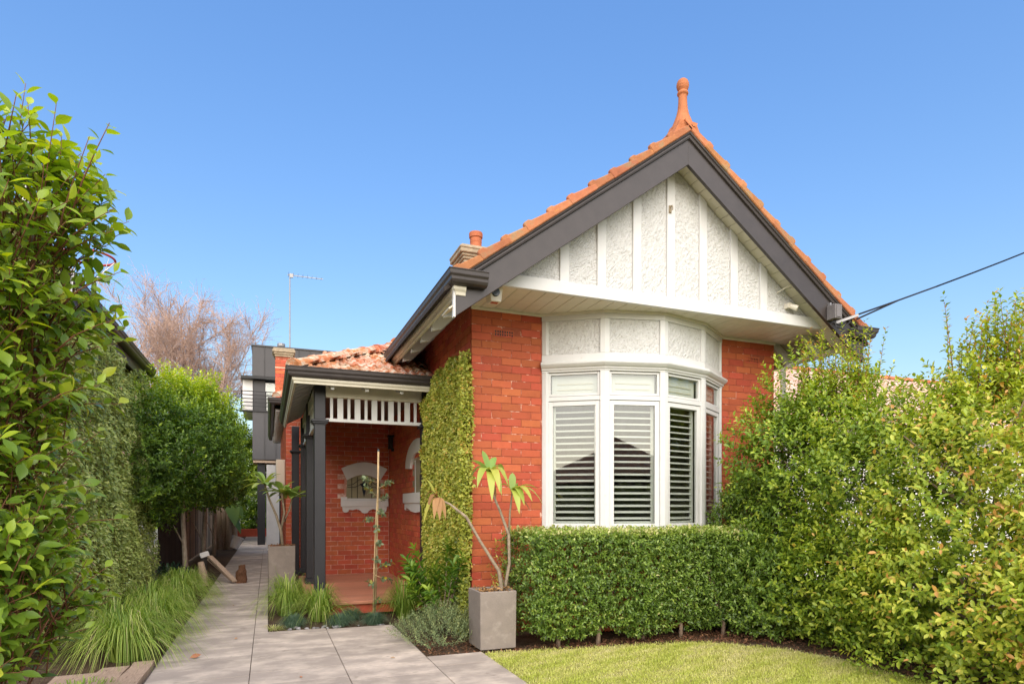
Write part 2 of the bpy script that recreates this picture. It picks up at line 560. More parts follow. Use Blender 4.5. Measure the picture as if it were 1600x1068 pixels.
def sprigs(P, D, nl, slen, spread=1.0, up=0.3):
    """leaves set spirally along short shoots: returns leaf positions, axes, normals, fraction along, shoot index."""
    n = len(P)
    D = nrm(D)
    a = rand_unit(n)
    S = nrm(np.cross(D, a))
    Tt = np.cross(D, S)
    j = np.arange(nl)
    fr = (j + 0.5) / nl
    ph = RNG.uniform(0, 2 * PI, (n, 1)) + j[None] * 2.4
    rad = np.cos(ph)[..., None] * S[:, None] + np.sin(ph)[..., None] * Tt[:, None]
    sl = np.broadcast_to(np.asarray(slen, float), (n,))
    pos = P[:, None] + D[:, None] * (sl[:, None] * fr[None])[..., None]
    ax = nrm(D[:, None] * (0.35 + 0.6 * fr[None, :, None]) + rad * spread + RNG.normal(scale=0.22, size=(n, nl, 3)))
    nn = nrm(D[:, None] * 0.8 + np.array([0, 0, up + 0.5]) - 0.3 * rad + RNG.normal(scale=0.3, size=(n, nl, 3)))
    f = np.broadcast_to(fr[None], (n, nl))
    si = np.broadcast_to(np.arange(n)[:, None], (n, nl))
    return pos.reshape(-1, 3), ax.reshape(-1, 3), nn.reshape(-1, 3), f.ravel(), si.ravel()


def smooth_noise(P, scale, seed=0):
    r = np.random.default_rng(seed)
    out = np.zeros(len(P))
    for k in range(6):
        w = r.normal(size=3) * scale * (1 + 0.35 * k)
        out += np.sin(P @ w + r.uniform(0, 6.28)) / (1 + 0.3 * k)
    return out / 3.2


def blade_arrays(P, out, H, B, W, tone, seg=4, droop=0.5):
    droop = np.broadcast_to(np.asarray(droop, float), (len(P),))[:, None]
    """arching grass blades from bases P: height H, reach B along the flat unit vectors out."""
    n = len(P)
    t = np.linspace(0, 1, seg + 1)
    zt = t[None] * (1.25 - (0.25 + droop) * t[None] ** 2)
    xt = t ** 1.5
    side = np.stack([-out[:, 1], out[:, 0], np.zeros(n)], 1)
    c = P[:, None] + out[:, None] * (B[:, None] * xt[None])[..., None] + np.array([0, 0, 1.0]) * (H[:, None] * zt)[..., None]
    w = (W[:, None] * (1 - t[None]) ** 0.6 * 0.5)[..., None]
    w = np.maximum(w, 0.0004)
    v = np.stack([c - side[:, None] * w, c + side[:, None] * w], 2)
    k = 2 * (seg + 1)
    base = (np.arange(n) * k)[:, None, None]
    g = np.array([(2 * i, 2 * i + 1, 2 * i + 3, 2 * i + 2) for i in range(seg)])
    tt = np.clip(tone[:, None] + 0.18 * (t[None] - 0.4), 0, 1)
    return v.reshape(-1, 3), [(base + g[None]).reshape(-1, 4)], np.repeat(tt.reshape(-1), 2)


# ------------------------------------------------------------------ ground, paving, lawn
XL, XR, YW, XC, YG = 2.10, 6.40, 6.60, 4.24, 5.60       # house corner, right corner, front wall, gable axis, barge plane


def sheet(name, poly, z, material, kind='structure'):
    m = MB()
    m.prism([(x, y, z - 0.05) for x, y in poly], (0, 0, 0.05))
    o = m.build(name, material)
    o['kind'] = kind
    return o


sheet('ground', [(-400, -400), (400, -400), (400, 400), (-400, 400)], -0.06, 'far_ground')
sheet('garden_soil', [(-3.2, -3), (9, -3), (9, 40), (-3.2, 40)], -0.035, 'earth')
path = sheet('path', [(-0.93, -2), (1.92, -2), (1.92, 5.70), (1.385, 5.70), (1.385, 7.40), (0.0, 7.5), (0.0, 34), (-0.93, 34)], -0.012, 'joint_sand')
tag(path, 'grey bluestone paving leading from the front lawn along the house to the rear', None)
slab_mesh = {}


def slab(x0, x1, y0, y1):
    w, d = round(x1 - x0, 3), round(y1 - y0, 3)
    if (w, d) not in slab_mesh:
        m = MB()
        a, b, c = w / 2 - 0.0034, d / 2 - 0.0032, 0.0012
        m.add([(-a, -b, -0.02), (a, -b, -0.02), (a, b, -0.02), (-a, b, -0.02), (-a, -b, -c), (a, -b, -c), (a, b, -c), (-a, b, -c),
               (-a + c, -b + c, 0), (a - c, -b + c, 0), (a - c, b - c, 0), (-a + c, b - c, 0)],
              [(0, 1, 5, 4), (1, 2, 6, 5), (2, 3, 7, 6), (3, 0, 4, 7), (4, 5, 9, 8), (5, 6, 10, 9), (6, 7, 11, 10), (7, 4, 8, 11), (8, 9, 10, 11)])
        slab_mesh[(w, d)] = m.mesh('paving_slab', 'bluestone')
    mtx = Matrix.Translation(((x0 + x1) / 2, (y0 + y1) / 2, random.uniform(-0.0012, 0.0012))) @ Matrix.Rotation(random.uniform(-0.002, 0.002), 4, 'X')
    inst('paving_slab', slab_mesh[(w, d)], path, mtx)


def column(x0, x1, ys, ye, off, dep=0.395):
    y = ys
    first = True
    while y < ye - 0.05:
        y2 = min(y + (off if first else dep), ye)
        slab(x0, x1, y, y2)
        y, first = y2, False


column(-0.915, -0.143, 2.6, 22.0, 0.23)
column(-0.143, 0.0, 7.46, 22.0, 0.395)
column(-0.143, 0.618, 2.6, 7.46, 0.31)
column(0.618, 1.372, 2.6, 7.40, 0.18)
column(1.372, 1.915, 2.6, 5.70, 0.36)
for xa, xb in ((-0.93, 0.0),):
    m = MB()
    m.box(xa, xb, 22, 34, -0.03, 0.0)
    rear_path = m.build('concrete_path', 'bluestone')
    rear_path['kind'] = 'structure'
m = MB()
m.box(-0.93, 1.915, -2, 2.6, -0.03, 0.0)
o = m.build('front_path', 'bluestone')
o['kind'] = 'structure'

# timber sleepers edging the left bed
for (x0, x1, y0, y1, h, lab) in ((-1.10, -0.935, 4.6, 6.30, 0.035, 'weathered timber edging sleeper right beside the grey paving'),
                                 (-1.32, -1.115, 4.5, 6.22, 0.022, 'split weathered timber sleeper, second from the grey paving'),
                                 (-1.62, -1.335, 4.4, 6.10, 0.012, 'broad pale timber board lying by the ficus, furthest from the paving')):
    m = MB()
    n = 7
    ys = [y0 + (y1 - y0) * i / n for i in range(n + 1)]
    for i in range(n):
        ja, jb = [0.012 * math.sin(7 * y + x0 * 9) for y in (ys[i], ys[i + 1])]
        m.add([(x0 + ja, ys[i], -0.03), (x1 + ja * .5, ys[i], -0.03), (x1 + jb * .5, ys[i + 1], -0.03), (x0 + jb, ys[i + 1], -0.03),
               (x0 + ja, ys[i], h), (x1 + ja * .5, ys[i], h + .004), (x1 + jb * .5, ys[i + 1], h + .003), (x0 + jb, ys[i + 1], h)],
              [(4, 5, 6, 7), (1, 2, 6, 5), (3, 0, 4, 7)] + ([(0, 1, 5, 4)] if i == 0 else []) + ([(2, 3, 7, 6)] if i == n - 1 else []))
    o = m.build('timber_sleeper', 'timber_old')
    tag(o, lab, 'timber edging', 'old timber edging left of the path')

# lawn
LAWN = [(1.925, -3), (5.6, -3), (5.05, 2.6), (4.86, 3.5), (4.9, 4.2), (4.72, 4.75), (4.2, 5.28), (3.4, 5.42), (2.6, 5.55), (1.925, 5.66)]
lawn = sheet('lawn', LAWN, -0.008, 'lawn_base')


def in_poly(x, y, poly):
    ins = np.zeros(len(x), bool)
    j = len(poly) - 1
    for i in range(len(poly)):
        xi, yi = poly[i]
        xj, yj = poly[j]
        c = ((yi > y) != (yj > y)) & (x < (xj - xi) * (y - yi) / (yj - yi + 1e-12) + xi)
        ins ^= c
        j = i
    return ins


n = 95000
x = RNG.uniform(1.9, 5.1, n)
y = RNG.uniform(3.1, 5.7, n)
k = in_poly(x + RNG.normal(scale=0.045, size=n), y + RNG.normal(scale=0.05, size=n), LAWN)
P = np.stack([x, y, np.full(n, -0.01)], 1)[k]
n = len(P)
pt = smooth_noise(P, 5.0, 3)
pt2 = smooth_noise(P, 1.6, 5)
an = RNG.uniform(0, 2 * PI, n)
tone = np.clip(0.52 - 0.30 * pt - 0.22 * pt2 + RNG.normal(scale=0.17, size=n), 0, 1)
H = RNG.uniform(0.018, 0.042, n) * (1.0 + 0.35 * np.clip(pt, -1, 1))
v, q, t = blade_arrays(P, np.stack([np.cos(an), np.sin(an), 0 * an], 1), H, RNG.uniform(0.01, 0.04, n), RNG.uniform(0.003, 0.0055, n), tone, seg=2)
o = np_mesh('lawn_grass', v, q, 'grass_lawn', None, t)
tag(o, 'short patchy lawn in green and straw yellow tones', 'grass', kind='stuff')

# wood-chip mulch
n = 9000
x = np.concatenate([RNG.uniform(1.4, 2.3, 900), RNG.uniform(2.2, 6.0, 5600), RNG.uniform(4.6, 5.8, 2500)])
y = np.concatenate([RNG.uniform(5.68, 6.6, 900), RNG.uniform(5.15, 5.8, 5600), RNG.uniform(2.6, 5.4, 2500)])
k = ~in_poly(x, y, LAWN)
P = np.stack([x, y, RNG.uniform(-0.032, 0.0, n)], 1)[k]
n = len(P)
D = rand_unit(n) * np.array([1, 1, 0.35])
o = leaves('mulch', P, D, np.tile([0.05, 0.1, 1.0], (n, 1)) + RNG.normal(scale=0.35, size=(n, 3)), RNG.uniform(0.015, 0.05, n), RNG.uniform(0.006, 0.017, n),
           np.zeros(n), 'mulch_chip', T=LEAF4)
tag(o, 'brown wood chip mulch under the hedges', 'mulch')

# ------------------------------------------------------------------ the house
house = thing('brick_house', 'red brick house with white bay window, half-timbered gable and tiled verandah', 'house', (XC, YW, 0))
wall = MB()
# mortar bed / wall body (front faces 6 mm behind the brick faces)
rec = 0.005
wall.box(XL + rec, 2.96, YW + rec, YW + 0.23, -0.1, 3.62)
wall.box(5.51, XR - rec, YW + rec, YW + 0.23, -0.1, 3.62)
wall.box(2.965, 5.505, YW + 0.02, YW + 0.2, 3.6, 3.64)
wall.box(XL + rec, XL + 0.23, YW + 0.232, 14.2, -0.1, 3.9)
wall.box(XR - 0.23, XR - rec, YW + 0.232, 14.2, -0.1, 3.9)
wall = wall.build('wall', 'mortar', house)
wall_p = MB()
wall_p.box(0.70 + rec, XL - 0.002, 11.67 + rec, 11.9, 0.0, 3.3)
wall_p.box(0.70 + rec, 0.93, 11.9, 14.0, 0.0, 3.3)
wall_p.box(0.35 + rec, 0.698, 14.0 + rec, 14.25, 0.0, 3.7)
wall_p.box(0.35 + rec, 0.58, 14.25, 20.0, 0.0, 3.7)
wall_porch = wall_p.build('wall', 'mortar_pale', house)

BL, BG, BH, BC = 0.23, 0.009, 0.077, 0.086


def brick_geo(m_or_none, w, h=BH, d=0.03, c=0.003):
    a, b = w / 2, h / 2
    vs_ = [(-a, d, -b), (a, d, -b), (a, d, b), (-a, d, b), (-a, c, -b), (a, c, -b), (a, c, b), (-a, c, b),
           (-a + c, 0, -b + c), (a - c, 0, -b + c), (a - c, 0, b - c), (-a + c, 0, b - c)]
    fs = [(0, 1, 5, 4), (1, 2, 6, 5), (2, 3, 7, 6), (3, 0, 4, 7), (4, 5, 9, 8), (5, 6, 10, 9), (6, 7, 11, 10), (7, 4, 8, 11), (8, 9, 10, 11)]
    return vs_, fs


brick_cache = {}


def brick_run(origin, udir, length, z0, z1, skip=None, phase=0, joined=None):
    """stretcher bond on the plane through origin along udir; the outside is on the right of udir."""
    origin, u = Vector(origin), Vector(udir).normalized()
    inw = Vector((-u.y, u.x, 0))
    row = 0
    z = z0
    while z + BH <= z1 + 0.02:
        s = -0.12 if (row + phase) % 2 else 0.0
        while s < length - 0.02:
            a, b = max(s, 0.0), min(s + BL, length)
            s += BL + BG
            if b - a < 0.03:
                continue
            w = round(b - a, 2)
            cu, cz = (a + b) / 2, z + BH / 2
            if skip and skip(cu, cz, w):
                continue
            pos = origin + u * cu + Vector((0, 0, cz)) + inw * random.uniform(-0.0015, 0.002)
            mtx = frame(pos, u, inw, Vector((0, 0, 1))) @ Matrix.Rotation(random.uniform(-0.004, 0.004), 4, 'Z') @ Matrix.Rotation(random.uniform(-0.006, 0.006), 4, 'Y')
            if joined is None:
                if w not in brick_cache:
                    mm = MB()
                    mm.add(*brick_geo(None, w))
                    brick_cache[w] = mm.mesh('brick', 'brick')
                inst('brick', brick_cache[w], wall, mtx)
            else:
                vs_, fs = brick_geo(None, w)
                joined.add([mtx @ Vector(p) for p in vs_], fs)
        z += BC
        row += 1


def vent_skip(u0, z0):
    return lambda u, z, w: abs(u - u0) < 0.14 and abs(z - z0) < 0.05


V1, V2 = (2.48, 3.345), (6.02, 3.345)
bricks_rest = MB()


def lower_joined(u, z, w):
    return z < 0.50


brick_run((XL, YW, 0.0), (1, 0, 0), 0.845, 0.50, 3.60, lambda u, z, w: abs(XL + u - V1[0]) < 0.1 and abs(z - V1[1]) < 0.05)
brick_run((5.525, YW, 0.0), (1, 0, 0), XR - 5.525, 0.93, 3.60, lambda u, z, w: abs(5.525 + u - V2[0]) < 0.1 and abs(z - V2[1]) < 0.05)
brick_run((XL, YW, 0.0), (1, 0, 0), 0.845, -0.016, 0.49, joined=bricks_rest)
brick_run((5.525, YW, 0.0), (1, 0, 0), XR - 5.525, -0.016, 0.92, joined=bricks_rest)
brick_run((XL, 11.67, 0.0), (0, -1, 0), 11.67 - YW - 0.03, -0.016, 3.78, lambda u, z, w: (8.75 < 11.67 - u < 9.55 and 1.5 < z < 2.15) , phase=1, joined=bricks_rest)
brick_run((0.70, 11.67, 0.0), (1, 0, 0), 1.39, 0.17, 3.02, lambda u, z, w: 1.27 < u + 0.7 < 1.95 and 1.50 < z < 1.93, joined=bricks_rest)
brick_run((0.35, 14.0, 0.0), (1, 0, 0), 0.36, 0.0, 3.6, joined=bricks_rest)
brick_run((0.35, 20.0, 0.0), (0, -1, 0), 6.0, 0.0, 3.6, phase=1, joined=bricks_rest)
brick_run((0.70, 14.0, 0.0), (0, -1, 0), 2.3, 0.0, 3.0, phase=1, joined=bricks_rest)
o = bricks_rest.build('brickwork', 'brick_joined', wall)
o['kind'] = 'stuff'

for (vx, vz) in (V1, V2):
    m = MB()
    m.box(vx - 0.118, vx + 0.118, YW - 0.006, YW + 0.001, vz - 0.041, vz - 0.029)
    m.box(vx - 0.118, vx + 0.118, YW - 0.006, YW + 0.001, vz + 0.029, vz + 0.041)
    for k in range(9):
        xx = vx - 0.118 + k * 0.0283
        m.box(xx, xx + 0.0095, YW - 0.0055, YW + 0.001, vz - 0.0288, vz + 0.0288)
    m.box(vx - 0.117, vx + 0.117, YW - 0.005, YW + 0.001, vz - 0.005, vz + 0.005)
    vent = m.build('air_vent', 'brick_joined', house)
    m = MB()
    m.box(vx - 0.115, vx + 0.115, YW + 0.0012, YW + 0.0046, vz - 0.035, vz + 0.035)
    m.build('vent_hole_shade', 'black', vent)  # black sheet standing in for the shade inside the vent holes

# --- bay window
BV = [(2.95, 6.60), (3.55, 6.195), (4.235, 6.03), (4.92, 6.195), (5.52, 6.60)]
bay = MB()
# base below the sill (brick colour hidden by the hedge) and the inner core of the head
bay.sweep([(-0.12, 0.0), (-0.006, 0.0), (-0.006, 1.03), (-0.12, 1.03)], BV)
bay = bay.build('bay_window', 'mortar', house)
bb = MB()
for i in range(4):
    a_, b_ = Vector(BV[i]), Vector(BV[i + 1])
    brick_run((a_.x, a_.y, 0), (b_.x - a_.x, b_.y - a_.y, 0), (b_ - a_).length, -0.016, 1.01, joined=bb)
o = bb.build('brickwork', 'brick_joined', bay)
o['kind'] = 'stuff'
m = MB()
m.sweep([(-0.10, 1.03), (0.055, 1.03), (0.06, 1.06), (0.02, 1.10), (-0.10, 1.105)], BV)
m.build('sill', 'white_paint', bay, bevel=0.004)
m = MB()
m.sweep([(-0.05, 2.935), (0.012, 2.935), (0.012, 2.955), (0.026, 2.955), (0.032, 2.975), (0.055, 2.99), (0.078, 3.015), (0.080, 3.035), (0.066, 3.047), (0.015, 3.052), (-0.05, 3.052)], BV)
m.build('cornice', 'white_paint', bay, bevel=0.003)
m = MB()
m.sweep([(-0.06, 3.05), (0.008, 3.05), (0.008, 3.135), (-0.06, 3.135)], BV)
m.build('rail', 'white_paint', bay, bevel=0.003)
m = MB()
m.sweep([(-0.06, 3.525), (0.008, 3.525), (0.008, 3.609), (-0.06, 3.609)], BV)
m.build('rail', 'white_paint', bay, bevel=0.003)
# interior of the room
m = MB()
m.box(2.7, 5.8, 9.8, 9.85, 0.3, 3.3)
m.box(2.6, 2.69, 6.9, 9.8, 0.3, 3.3)
m.box(5.81, 5.9, 6.9, 9.8, 0.3, 3.3)
m.box(2.6, 5.9, 6.9, 9.85, 0.25, 0.3)
m.box(2.6, 5.9, 6.835, 9.85, 3.301, 3.35)
m.box(2.69, 2.95, 6.835, 6.89, 0.3, 3.3)
m.box(5.52, 5.81, 6.835, 6.89, 0.3, 3.3)
m.build('room', 'room', bay)
posts = []
for i, (px, py) in enumerate(BV):
    m = MB()
    if i == 0:
        poly = [(2.953, 6.596), (2.953, 6.70), (3.02, 6.70), (3.02, 6.56), (2.985, 6.557)]
    elif i == 4:
        poly = [(5.517, 6.596), (5.517, 6.70), (5.45, 6.70), (5.45, 6.56), (5.485, 6.557)]
    else:
        da = (Vector(BV[i - 1]) - Vector(BV[i])).normalized()
        db = (Vector(BV[i + 1]) - Vector(BV[i])).normalized()
        ins = (da + db).normalized()
        p = Vector(BV[i])
        poly = [p - ins * 0.008 + da * 0.055, p - ins * 0.008, p - ins * 0.008 + db * 0.055, p + ins * 0.06 + db * 0.05, p + ins * 0.06 + da * 0.05]
        poly = [(a.x, a.y) for a in poly]
    m.prism([(a[0], a[1], 1.10) for a in poly], (0, 0, 1.845))
    m.prism([(a[0], a[1], 3.136) for a in poly], (0, 0, 0.388))
    m.build('post', 'white_paint', bay, bevel=0.003)
for i in range(4):
    a, b = Vector(BV[i]), Vector(BV[i + 1])
    d = (b - a).normalized()
    L_ = (b - a).length
    inw = Vector((-d.y, d.x))
    s0, s1 = (0.075 if i == 0 else 0.058), L_ - (0.075 if i == 3 else 0.058)

    def pt(s, dep, z):
        q_ = a + d * s + inw * dep
        return (q_.x, q_.y, z)

    def bar(m, sa, sb, da_, db_, za, zb):
        m.add([pt(sa, da_, za), pt(sb, da_, za), pt(sb, db_, za), pt(sa, db_, za), pt(sa, da_, zb), pt(sb, da_, zb), pt(sb, db_, zb), pt(sa, db_, zb)],
              [(0, 3, 2, 1), (4, 5, 6, 7), (0, 1, 5, 4), (1, 2, 6, 5), (2, 3, 7, 6), (3, 0, 4, 7)])
    m = MB()                                             # roughcast panel over the cornice
    nx, nz = 26, 14
    vs_, fs = [], []
    for iz in range(nz + 1):
        for ix in range(nx + 1):
            s, z = s0 + (s1 - s0) * ix / nx, 3.136 + 0.388 * iz / nz
            e = 0 if (ix in (0, nx) or iz in (0, nz)) else random.uniform(-0.006, 0.006)
            vs_.append(pt(s, 0.014 + e, z))
    for iz in range(nz):
        for ix in range(nx):
            q0 = iz * (nx + 1) + ix
            fs.append((q0, q0 + 1, q0 + nx + 2, q0 + nx + 1))
    m.add(vs_, fs)
    m.build('stucco_panel', 'stucco', bay)
    m = MB()
    bar(m, s0, s1, 0.03, 0.07, 3.137, 3.523)
    m.build('panel_backing', 'stucco', bay)
    # transom bar, head, and the two framed lights
    m = MB()
    bar(m, s0 - 0.01, s1 + 0.01, 0.004, 0.07, 2.605, 2.655)
    m.build('transom', 'white_paint', bay, bevel=0.003)
    for (z0, z1, fw, fb, nm) in ((1.112, 2.60, 0.052, 0.085, 'sash_frame'), (2.66, 2.93, 0.026, 0.026, 'fanlight_frame')):
        m = MB()
        bar(m, s0, s0 + fw, 0.014, 0.06, z0, z1)
        bar(m, s1 - fw, s1, 0.014, 0.06, z0, z1)
        bar(m, s0 + fw, s1 - fw, 0.0142, 0.06, z0, z0 + fb)
        bar(m, s0 + fw, s1 - fw, 0.0142, 0.06, z1 - fw, z1)
        m.build(nm, 'white_paint', bay, bevel=0.003)
        m = MB()
        bar(m, s0 + fw - 0.003, s1 - fw + 0.003, 0.036, 0.040, z0 + fb - 0.003, z1 - fw + 0.003)
        m.build('pane', 'glass', bay)
    m = MB()                                             # blind panel with grooves behind the fanlight
    bar(m, s0 + 0.03, s1 - 0.03, 0.085, 0.10, 2.66, 2.93)
    m.build('blind_panel', 'window_blind', bay)
    for zz in (2.735, 2.80):
        m = MB()
        bar(m, s0 + 0.09, s1 - 0.09, 0.075, 0.0848, zz, zz + 0.014)
        m.build('moulding', 'cream_paint', bay)
    # shutter: stiles and louvres
    m = MB()
    for sa, sb in ((s0 + 0.03, s0 + 0.07), (s1 - 0.07, s1 - 0.03)):
        bar(m, sa, sb, 0.095, 0.125, 1.15, 2.60)
    bar(m, s0 + 0.07, s1 - 0.07, 0.096, 0.125, 1.15, 1.225)
    bar(m, s0 + 0.07, s1 - 0.07, 0.096, 0.125, 2.555, 2.60)
    m.build('shutter_frame', 'window_blind', bay, bevel=0.003)
    nl = 18
    for kx in range(nl):
        zc = 1.262 + kx * (1.30 / nl) + 0.0
        m = MB()
        prof = [(0.079, zc - 0.013), (0.083, zc - 0.017), (0.112, zc - 0.006), (0.141, zc + 0.006), (0.144, zc + 0.011), (0.138, zc + 0.012), (0.108, zc + 0.004), (0.084, zc - 0.006)]
        m.prism([pt(s0 + 0.072, dd, zz) for dd, zz in prof], Vector(pt(s1 - 0.072, 0, 0)) - Vector(pt(s0 + 0.072, 0, 0)))
        m.build('louvre', 'window_blind', bay)

# --- soffit boards below the gable (run front to back)
YB = 5.82                                                # front face of the gable's tie board
SL = 0.737


def zin(x):
    return 5.094 - SL * abs(x - XC)                      # lower edge of the barge boards


soff = MB()
soff.box(1.72, 6.76, YB + 0.04, YW + 0.0, 3.632, 3.65)
soffit = soff.build('soffit', 'cream_paint', house)
xx = 1.72
while xx < 6.74:
    m = MB()
    w = 0.158
    c = 0.006
    y0, y1 = YB + 0.045, YW + 0.02
    m.add([(xx + c, y0, 3.612), (xx + w - c, y0, 3.612), (xx + w - c, y1, 3.612), (xx + c, y1, 3.612),
           (xx, y0, 3.62), (xx + w, y0, 3.62), (xx + w, y1, 3.62), (xx, y1, 3.62), (xx, y0, 3.631), (xx + w, y0, 3.631), (xx + w, y1, 3.631), (xx, y1, 3.631)],
          [(0, 1, 2, 3), (0, 4, 5, 1), (3, 2, 6, 7), (0, 3, 7, 4), (1, 5, 6, 2), (4, 8, 9, 5), (7, 6, 10, 11), (4, 7, 11, 8), (5, 9, 10, 6), (8, 11, 10, 9)])
    m.build('soffit_board', 'cream_paint', soffit)
    xx += 0.162
m = MB()
m.box(XL - 0.01, 2.945, YW - 0.022, YW - 0.003, 3.578, 3.611)
m.build('soffit_moulding', 'cream_paint', house, bevel=0.004)
m = MB()
m.box(5.525, XR + 0.01, YW - 0.022, YW - 0.003, 3.578, 3.611)
m.build('soffit_moulding', 'cream_paint', house, bevel=0.004)
m = MB()
m.sweep([(0.006, 3.585), (0.03, 3.585), (0.034, 3.611), (0.006, 3.611)], BV)
m.build('soffit_moulding', 'cream_paint', house)

# --- gable: tie board, battens, roughcast panels
gable = MB()
gable.prism([(2.12, YB + 0.075, 3.66), (6.36, YB + 0.075, 3.66), (XC, YB + 0.075, 5.25)], (0, 0.06, 0))
gable = gable.build('gable', 'stucco', house)
m = MB()
ztb = 3.725
m.prism([(2.06, YB, 3.595), (6.42, YB, 3.595), (6.26, YB, ztb), (2.22, YB, ztb)], (0, 0.044, 0))
m.build('tie_board', 'white_paint', gable, bevel=0.004)
bx = [4.19 + 0.44 * k for k in range(-3, 4)]
BW = 0.052
for b_ in bx:
    m = MB()
    xa, xb = b_ - BW, b_ + BW
    top = lambda x: 5.094 + 0.10 - SL * abs(x - XC)
    pts = [(xa, YB + 0.018, ztb + 0.001), (xb, YB + 0.018, ztb + 0.001), (xb, YB + 0.018, top(xb))] + ([(XC, YB + 0.018, top(XC))] if xa < XC < xb else []) + [(xa, YB + 0.018, top(xa))]
    m.prism(pts, (0, 0.04, 0))
    m.build('batten', 'white_paint', gable, bevel=0.003)
edges = [1.95] + bx + [6.53]
for i in range(len(edges) - 1):
    xa = edges[i] + (BW + 0.001 if i else 0)
    xb = edges[i + 1] - (BW + 0.001 if i < len(edges) - 2 else 0)
    top = lambda x: 5.094 + 0.09 - SL * abs(x - XC)
    vs_, fs = [], []
    nx = max(6, int((xb - xa) / 0.022))
    nz = 44
    for ix in range(nx + 1):
        xx = xa + (xb - xa) * ix / nx
        zt = max(top(xx), ztb - 0.02)
        for iz in range(nz + 1):
            e = random.uniform(-0.005, 0.005)
            vs_.append((xx, YB + 0.040 + e, ztb - 0.02 + (zt - ztb + 0.02) * iz / nz))
    for ix in range(nx):
        for iz in range(nz):
            q0 = ix * (nz + 1) + iz
            fs.append((q0, q0 + nz + 1, q0 + nz + 2, q0 + 1))
    m = MB()
    m.add(vs_, fs)
    m.build('stucco_panel', 'stucco', gable)
# raking soffit boards behind each barge
for s in (-1, 1):
    L_ = 3.3
    dirv = Vector((s * 1.0, 0, -SL)).normalized()
    nv = Vector((s * SL, 0, 1.0)).normalized()
    t = 0.02
    while t < L_:
        c0 = Vector((XC, (YG + YB + 0.08) / 2 + 0.01, 5.094 + 0.115)) + dirv * (t + 0.066)
        m = MB()
        m.obox(c0, dirv * 0.0645, Vector((0, (YB + 0.08 - YG) / 2 - 0.02, 0)), nv * 0.008)
        m.build('raking_soffit_board', 'cream_paint', gable, bevel=0.004)
        t += 0.132
# barge boards with a capping mould
for s in (-1, 1):
    xe = XC + s * 2.615
    m = MB()
    pts = [(XC, YG, zin(XC)), (xe, YG, zin(xe)), (xe, YG, zin(xe) + 0.30), (XC, YG, zin(XC) + 0.30)]
    m.prism(pts if s > 0 else pts[::-1], (0, 0.04, 0))
    barge = m.build('barge_board', 'charcoal_paint', house, bevel=0.003)
    m = MB()
    xe2 = XC + s * 2.62
    dirv = Vector((xe2 - XC, 0, zin(xe2) - zin(XC)))
    off = Vector((0, 0, 0))
    prof = [(-0.002, 0.268), (-0.022, 0.275), (-0.028, 0.295), (-0.022, 0.315), (-0.034, 0.322), (-0.040, 0.345), (-0.03, 0.372), (0.04, 0.372), (0.04, 0.304), (-0.002, 0.304)]
    m.prism([(XC, YG + a, zin(XC) + z) for a, z in prof], dirv)
    m.build('capping', 'charcoal_paint', barge, smooth=False)
# white painted end of the left barge foot
m = MB()
m.box(1.605, 1.6245, YG + 0.002, YG + 0.05, 3.16, 3.43)
m.build('barge_end', 'white_paint', house)

# --- tiles
def tile_geo(w=0.245, L_=0.40, th=0.018):
    prof = [(-0.5, 0.012), (-0.42, 0.034), (-0.30, 0.036), (-0.22, 0.010), (-0.06, 0.008), (0.02, 0.030), (0.14, 0.034), (0.24, 0.010), (0.42, 0.008), (0.5, 0.016)]
    vs_, fs = [], []
    for yy, dz in ((0.0, 0.022), (L_, 0.0)):
        for a, h in prof:
            vs_.append((a * w, yy, h + dz))
        for a, h in prof:
            vs_.append((a * w, yy, h + dz - th))
    k = len(prof)
    for i in range(k - 1):
        fs.append((i, i + 1, 2 * k + i + 1, 2 * k + i))
        fs.append((i, k + i, k + i + 1, i + 1))
    fs.append((0, 2 * k, 3 * k, k))
    fs.append((k - 1, 2 * k - 1, 4 * k - 1, 3 * k - 1))
    return vs_, fs


def tile_mesh(name, material):
    m = MB()
    m.add(*tile_geo())
    return m.mesh(name, material)


T_ORANGE, T_LICHEN, T_PALE = tile_mesh('roof_tile', 'terracotta'), tile_mesh('roof_tile', 'roof_tile'), tile_mesh('roof_tile', 'roof_tile_pale')


def put_tile(me, parent, pos, along, upslope, joined=None, name='roof_tile'):
    x_, y_ = Vector(along).normalized(), Vector(upslope).normalized()
    z_ = x_.cross(y_)
    mtx = frame(Vector(pos), x_, y_, z_) @ Matrix.Rotation(random.uniform(-0.02, 0.02), 4, 'Z') @ Matrix.Rotation(random.uniform(-0.012, 0.012), 4, 'X')
    if joined is None:
        return inst(name, me, parent, mtx)
    joined.add([mtx @ Vector(p) for p in tile_geo()[0]], tile_geo()[1])


def cap_geo(L_=0.40, r0=0.115, r1=0.095):
    vs_, fs = [], []
    n_ = 7
    for yy, r in ((0, r0), (0.05, r0), (0.055, r0 * 0.9), (L_, r1)):
        for k in range(n_ + 1):
            a = PI * k / n_
            vs_.append((-math.cos(a) * r, yy, math.sin(a) * r * 0.9))
    for j in range(3):
        for k in range(n_):
            q0 = j * (n_ + 1) + k
            fs.append((q0, q0 + 1, q0 + n_ + 2, q0 + n_ + 1))
    fs.append(tuple(range(n_ + 1)))
    return vs_, fs


capm = MB()
capm.add(*cap_geo())
CAP_O = capm.mesh('ridge_tile', 'terracotta')
capm = MB()
capm.add(*cap_geo())
CAP_L = capm.mesh('ridge_tile', 'roof_tile')

